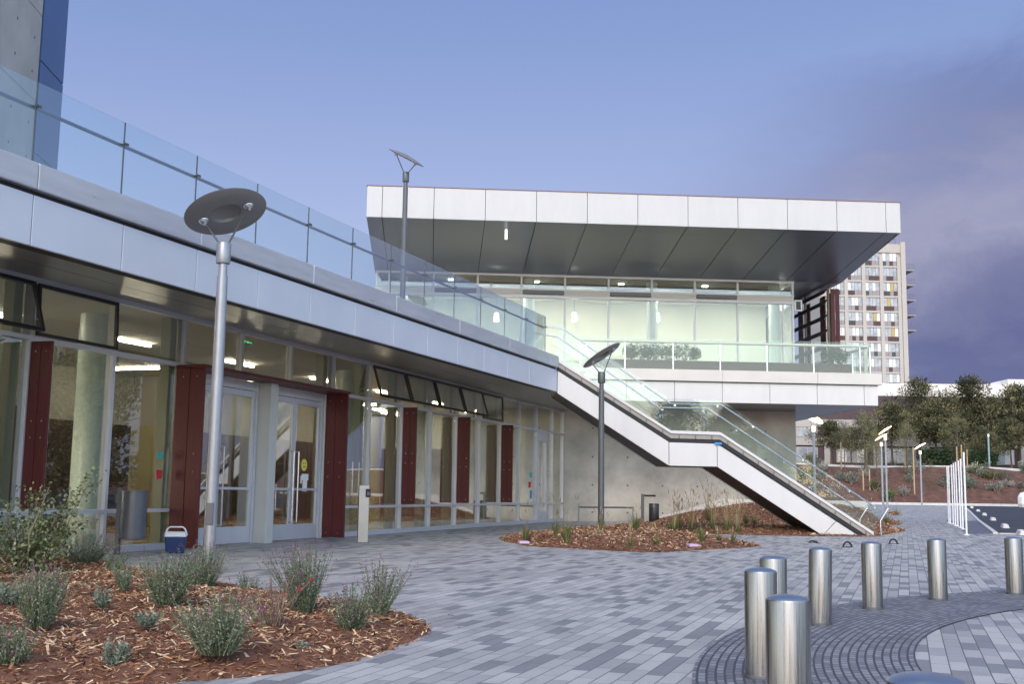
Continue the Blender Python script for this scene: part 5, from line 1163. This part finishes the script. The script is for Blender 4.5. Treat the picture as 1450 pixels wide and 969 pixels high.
# shrubs on the bank
def bush_proto(seed, m_, n_=260):
    r = random.Random(seed); t = thing('slope_shrub', 'x', 'shrub', (0, 0, 0)); a1 = MB()
    for _ in range(n_):
        a = r.uniform(0, 6.28); l_ = r.random() * .9; d = Vector((math.cos(a) * l_, math.sin(a) * l_, 1)).normalized(); L_ = r.uniform(.5, 1.0); q = d * L_ * r.uniform(.35, 1); b = (d + Vector((r.gauss(0, .5), r.gauss(0, .5), r.gauss(0, .4)))).normalized() * .16; s_ = b.orthogonal().normalized() * .035
        a1.add([q, q + b * .5 + s_, q + b, q + b * .5 - s_], [(0, 1, 2, 3)])
    k = MB()
    for _ in range(9): a = r.uniform(0, 6.28); k.tube([(0, 0, -.1), (math.cos(a) * .4, math.sin(a) * .4, .7)], [.02, .008], 4, cap=False)
    k.build('stem', drym, t, fixn=False); a1.build('foliage', m_, t, fixn=False); return t
bps = [bush_proto(11, island_mat('silver_shrub_leaves', [(0, (.22, .23, .19)), (1, (.52, .50, .43))], .8, .2)), bush_proto(12, greyleaf), bush_proto(13, grassm)]
bspots = []
for i in range(70):
    x = rnd.uniform(26, 56) if i > 22 else rnd.uniform(38, 54); t_ = rnd.uniform(.04, .98); bspots.append((x, t_, rnd.choice((0, 0, 1, 1, 2)), rnd.uniform(.6, 1.5)))
KD = ['silver grey', 'grey green', 'yellow green']
cnt_ = {}
ubs = set()
for (x, t_, k, s) in bspots:
    yy = 105 + 10 * t_; zb = .36 + (bank_top(x) - .36) * t_ ** .85; pr = bps[k]; o = pr if k not in ubs else copy_tree(pr); ubs.add(k)
    o.location = (x, yy, zb); o.scale = (s * 1.1, s * 1.1, s); o.rotation_euler = (0, 0, rnd.uniform(0, 6.28)); o['label'] = KD[k] + ' small shrub growing on the bark covered slope'; o['group'] = KD[k] + ' shrubs on the bark slope'
# dark hedge on the bank top
hdg = MB()
for i in range(4200): 
    q = Vector((rnd.uniform(42, 50), 116.6 + rnd.uniform(-.6, .6), 0)); q.z = bank_top(q.x) + rnd.uniform(0, 1.9); a = Vector((rnd.gauss(0, 1), rnd.gauss(0, 1), rnd.gauss(0, 1))).normalized() * .16; b = a.orthogonal().normalized() * .09; hdg.add([q - a, q - b, q + a, q + b], [(0, 1, 2, 3)])
tag(hdg.build('hedge', island_mat('dark_hedge', [(0, (.018, .035, .014)), (1, (.05, .075, .03))]), base=(44, 116.6, 4), fixn=False), 'low dark green hedge along the top of the bank behind the white poles', 'hedge')
bl = G(1447, 717); bl = AT(1453, 705, 100); bl.z = rise(100)
bo = MB().lathe([(.6, 0), (.72, .3), (.7, .9), (.5, 1.25), (.15, 1.35)], bl, 10); tag(bo.build('white_boulder', mat('white_stone', (.7, .68, .64), .8, var=.1), base=bl, smooth=False), 'pale rounded boulder at the foot of the bank at the right edge', 'boulder')
# ================================================================ FAR BUILDINGS
aw = mat('apartment_white', (0.40, 0.375, 0.35), .7, var=.06, vscale=.2)
winm = mat('apartment_glass', (0.30, 0.32, 0.35), .15, 0.0, var=.5, vscale=.9, spec=.8)
curt = mat('white_curtain', (0.62, 0.63, 0.62), .7); spd = mat('brown_panel', (0.07, 0.035, 0.035), .6); spb = mat('dark_teal_panel', (0.035, 0.06, 0.065), .6); spg = mat('grey_panel', (0.26, 0.24, 0.25), .6); litw = mat('lit_window', (.34, .26, .10), .5, emit=(1, .72, .25), estr=.06)
D_ = 220.0
aR = AT(1279, 500, D_); aL = AT(1160, 500, D_); aR.z = aL.z = 0
FAp = Fr(aR, Vector((-1, -.05, 0)), Vector((.05, -1, 0)))
apt = thing('apartment_tower', 'tall pale apartment tower with grid of windows behind the pavilion', 'building', aR)
TOP = AT(1276, 346, D_).z; ux = D_ / F_PX
wid = (1279 - 1160) * ux; m = MB(); m.box(FAp, -.9, 0, -12, .35, 4, TOP + .4)
bayw = 26 * ux; m.box(FAp, 0, wid, -12, -.25, 4, TOP)
nbay = int(wid / bayw)
for k in range(nbay + 1): m.box(FAp, k * bayw - .35 + .4, k * bayw + .35 + .4, -.25, .15, 4, TOP - 2.6)
fl_h = 22.0 * ux; zt0 = AT(1255, 358, D_).z
nfl = int((zt0 - 5) / fl_h)
m.box(FAp, 0, wid, -.25, .1, zt0, TOP)
for f_ in range(nfl): m.box(FAp, 0, wid, -.25, .05, zt0 - (f_ + 1) * fl_h, zt0 - (f_ + 1) * fl_h + .35)
m.build('wall', aw, apt)
lightsq = {(0, 2, 1), (0, 3, 2), (0, 5, 1), (1, 4, 1)}
for b_ in range(nbay):
    for f_ in range(nfl):
        z0 = zt0 - (f_ + 1) * fl_h + .38; z1 = zt0 - f_ * fl_h - .05; s0 = b_ * bayw + .78; s1 = (b_ + 1) * bayw + .02; me_ = MB(); mi = []
        pw_ = (s1 - s0) / 4
        for k in range(4):
            me_.box(FAp, s0 + k * pw_ + .04, s0 + (k + 1) * pw_ - .04, -.245, -.12, z0 + .95, z1); mi.append(4 if (b_, f_, k) in lightsq else (1 if rnd.random() < .32 else 0))
            me_.box(FAp, s0 + k * pw_ + .02, s0 + (k + 1) * pw_ - .02, -.245, -.10, z0, z0 + .92); mi.append(rnd.choice((2, 3, 3, 2 if f_ % 2 else 5)))
        ob = me_.build('window', [winm, curt, spd, spg, litw, spb], apt)
        for j, pl in enumerate(ob.data.polygons): pl.material_index = mi[j // 6]
for f_ in range(1, 10):
    z_ = zt0 - f_ * fl_h - .2
    if f_ > 5: continue
    b1 = MB().box(FAp, -3.0, -.9, -6, -.5, z_ - .25, z_).build('balcony', spg, apt)
    r1 = MB()
    for k in range(8): r1.box(FAp, -3.0 + k * .29, -2.96 + k * .29, -.54, -.5, z_, z_ + 1.1)
    r1.box(FAp, -3.0, -.9, -.54, -.5, z_ + 1.08, z_ + 1.14); r1.build('rail', darkmetal, b1)
MB().tube([FAp.p(.5, -1, TOP), FAp.p(.5, -1, TOP + 1.2), FAp.p(6, -1, TOP + 1.2)], .06, 5).build('roof_rail', darkmetal, apt)
# long low residence behind the trees
lowb = thing('residence_block', 'long brown and white low block with dark windows behind the trees', 'building', (40, 134, 4))
FL_ = Fr(Vector((20, 134, 0)), (1, 0, 0), (0, -1, 0)); brn = mat('brown_cladding', (0.075, 0.05, 0.055), .7, var=.1)
zA = 4.0; m = MB().box(FL_, -10, 60, -10, 0, zA, 13.0); m.build('wall', brn, lowb)
m = MB(); zband = (AT(1320, 628, 134).z, AT(1320, 602, 134).z)
for z in zband: m.box(FL_, -10, 60, 0, .25, z - .45, z + .45)
for k in range(12): m.box(FL_, -6.2 + k * 5.8, -5.4 + k * 5.8, 0.26, .4, zband[0] - 3.3, zband[0] + .5)
m.build('white_band', aw, lowb)
for k in range(12):
    for z0 in (zband[0] - 2.4, zband[0] + .55):
        a_ = -4.7 + k * 5.8; w_ = MB().box(FL_, a_, a_ + 3.6, .01, .12, z0 - .05, z0 + 1.75).build('window', aw, lowb); m2 = MB(); mi = []
        for j in range(3): m2.box(FL_, a_ + .1 + j * 1.17, a_ + 1.16 + j * 1.17, .125, .15, z0 + .05, z0 + 1.65); mi.append(rnd.choice((0, 1, 0)))
        pn_ = m2.build('pane', [winm, curt], w_)
        for j, pl in enumerate(pn_.data.polygons): pl.material_index = mi[j // 6]
# white flat roofed hall
q0 = AT(1306, 547, 190); hall = thing('white_hall', 'large white flat roofed building above the pines at the right', 'building', (q0.x, 190, 4))
FH = Fr(Vector((q0.x - 12, 190, 0)), (1, 0, 0), (0, -1, 0)); zh = AT(1400, 545, 190).z
whm = mat('white_render', (0.70, 0.68, 0.66), .7, var=.05, vscale=.1)
MB().box(FH, 0, 60, -20, 0, 4, zh).build('wall', whm, hall)
a_ = (AT(1426, 540, 190).x - FH.o.x); MB().box(FH, a_, a_ + 2.8, -6, .2, zh - 1, AT(1430, 537.5, 190).z).build('parapet_block', whm, hall)
a0_ = AT(1392, 545, 190).x - FH.o.x; MB().prism([FH.p(a0_, -3, zh), FH.p(a_, -3, zh), FH.p(a_, -3, AT(1425, 538, 190).z)], (0, 4, 0)).build('sloping_roof', mat('grey_white_roof', (.5, .5, .52), .7), hall)
for x in (1400, 1437): 
    s_ = AT(x, 560, 190).x - FH.o.x; MB().box(FH, s_, s_ + 1.0, .02, .08, zh - 3.2, zh - 2.0).build('window', winm, hall)
# long pale building far right off view, seen mirrored in the entrance glass
FM = Fr(Vector((75, 30, 0)), (.35, .94, 0), (-.94, .35, 0)); mb2 = thing('mirrored_block', 'long pale block beyond the drop-off, visible only as a reflection', 'building', (75, 30, 0))
MB().box(FM, -30, 40, -10, 0, 0, 11.5).build('wall', whm, mb2)
m = MB(); 
for k in range(14): m.box(FM, -28 + k * 4.8, -25 + k * 4.8, .01, .08, 6.5, 8.2)
m.build('window_row', winm, mb2)
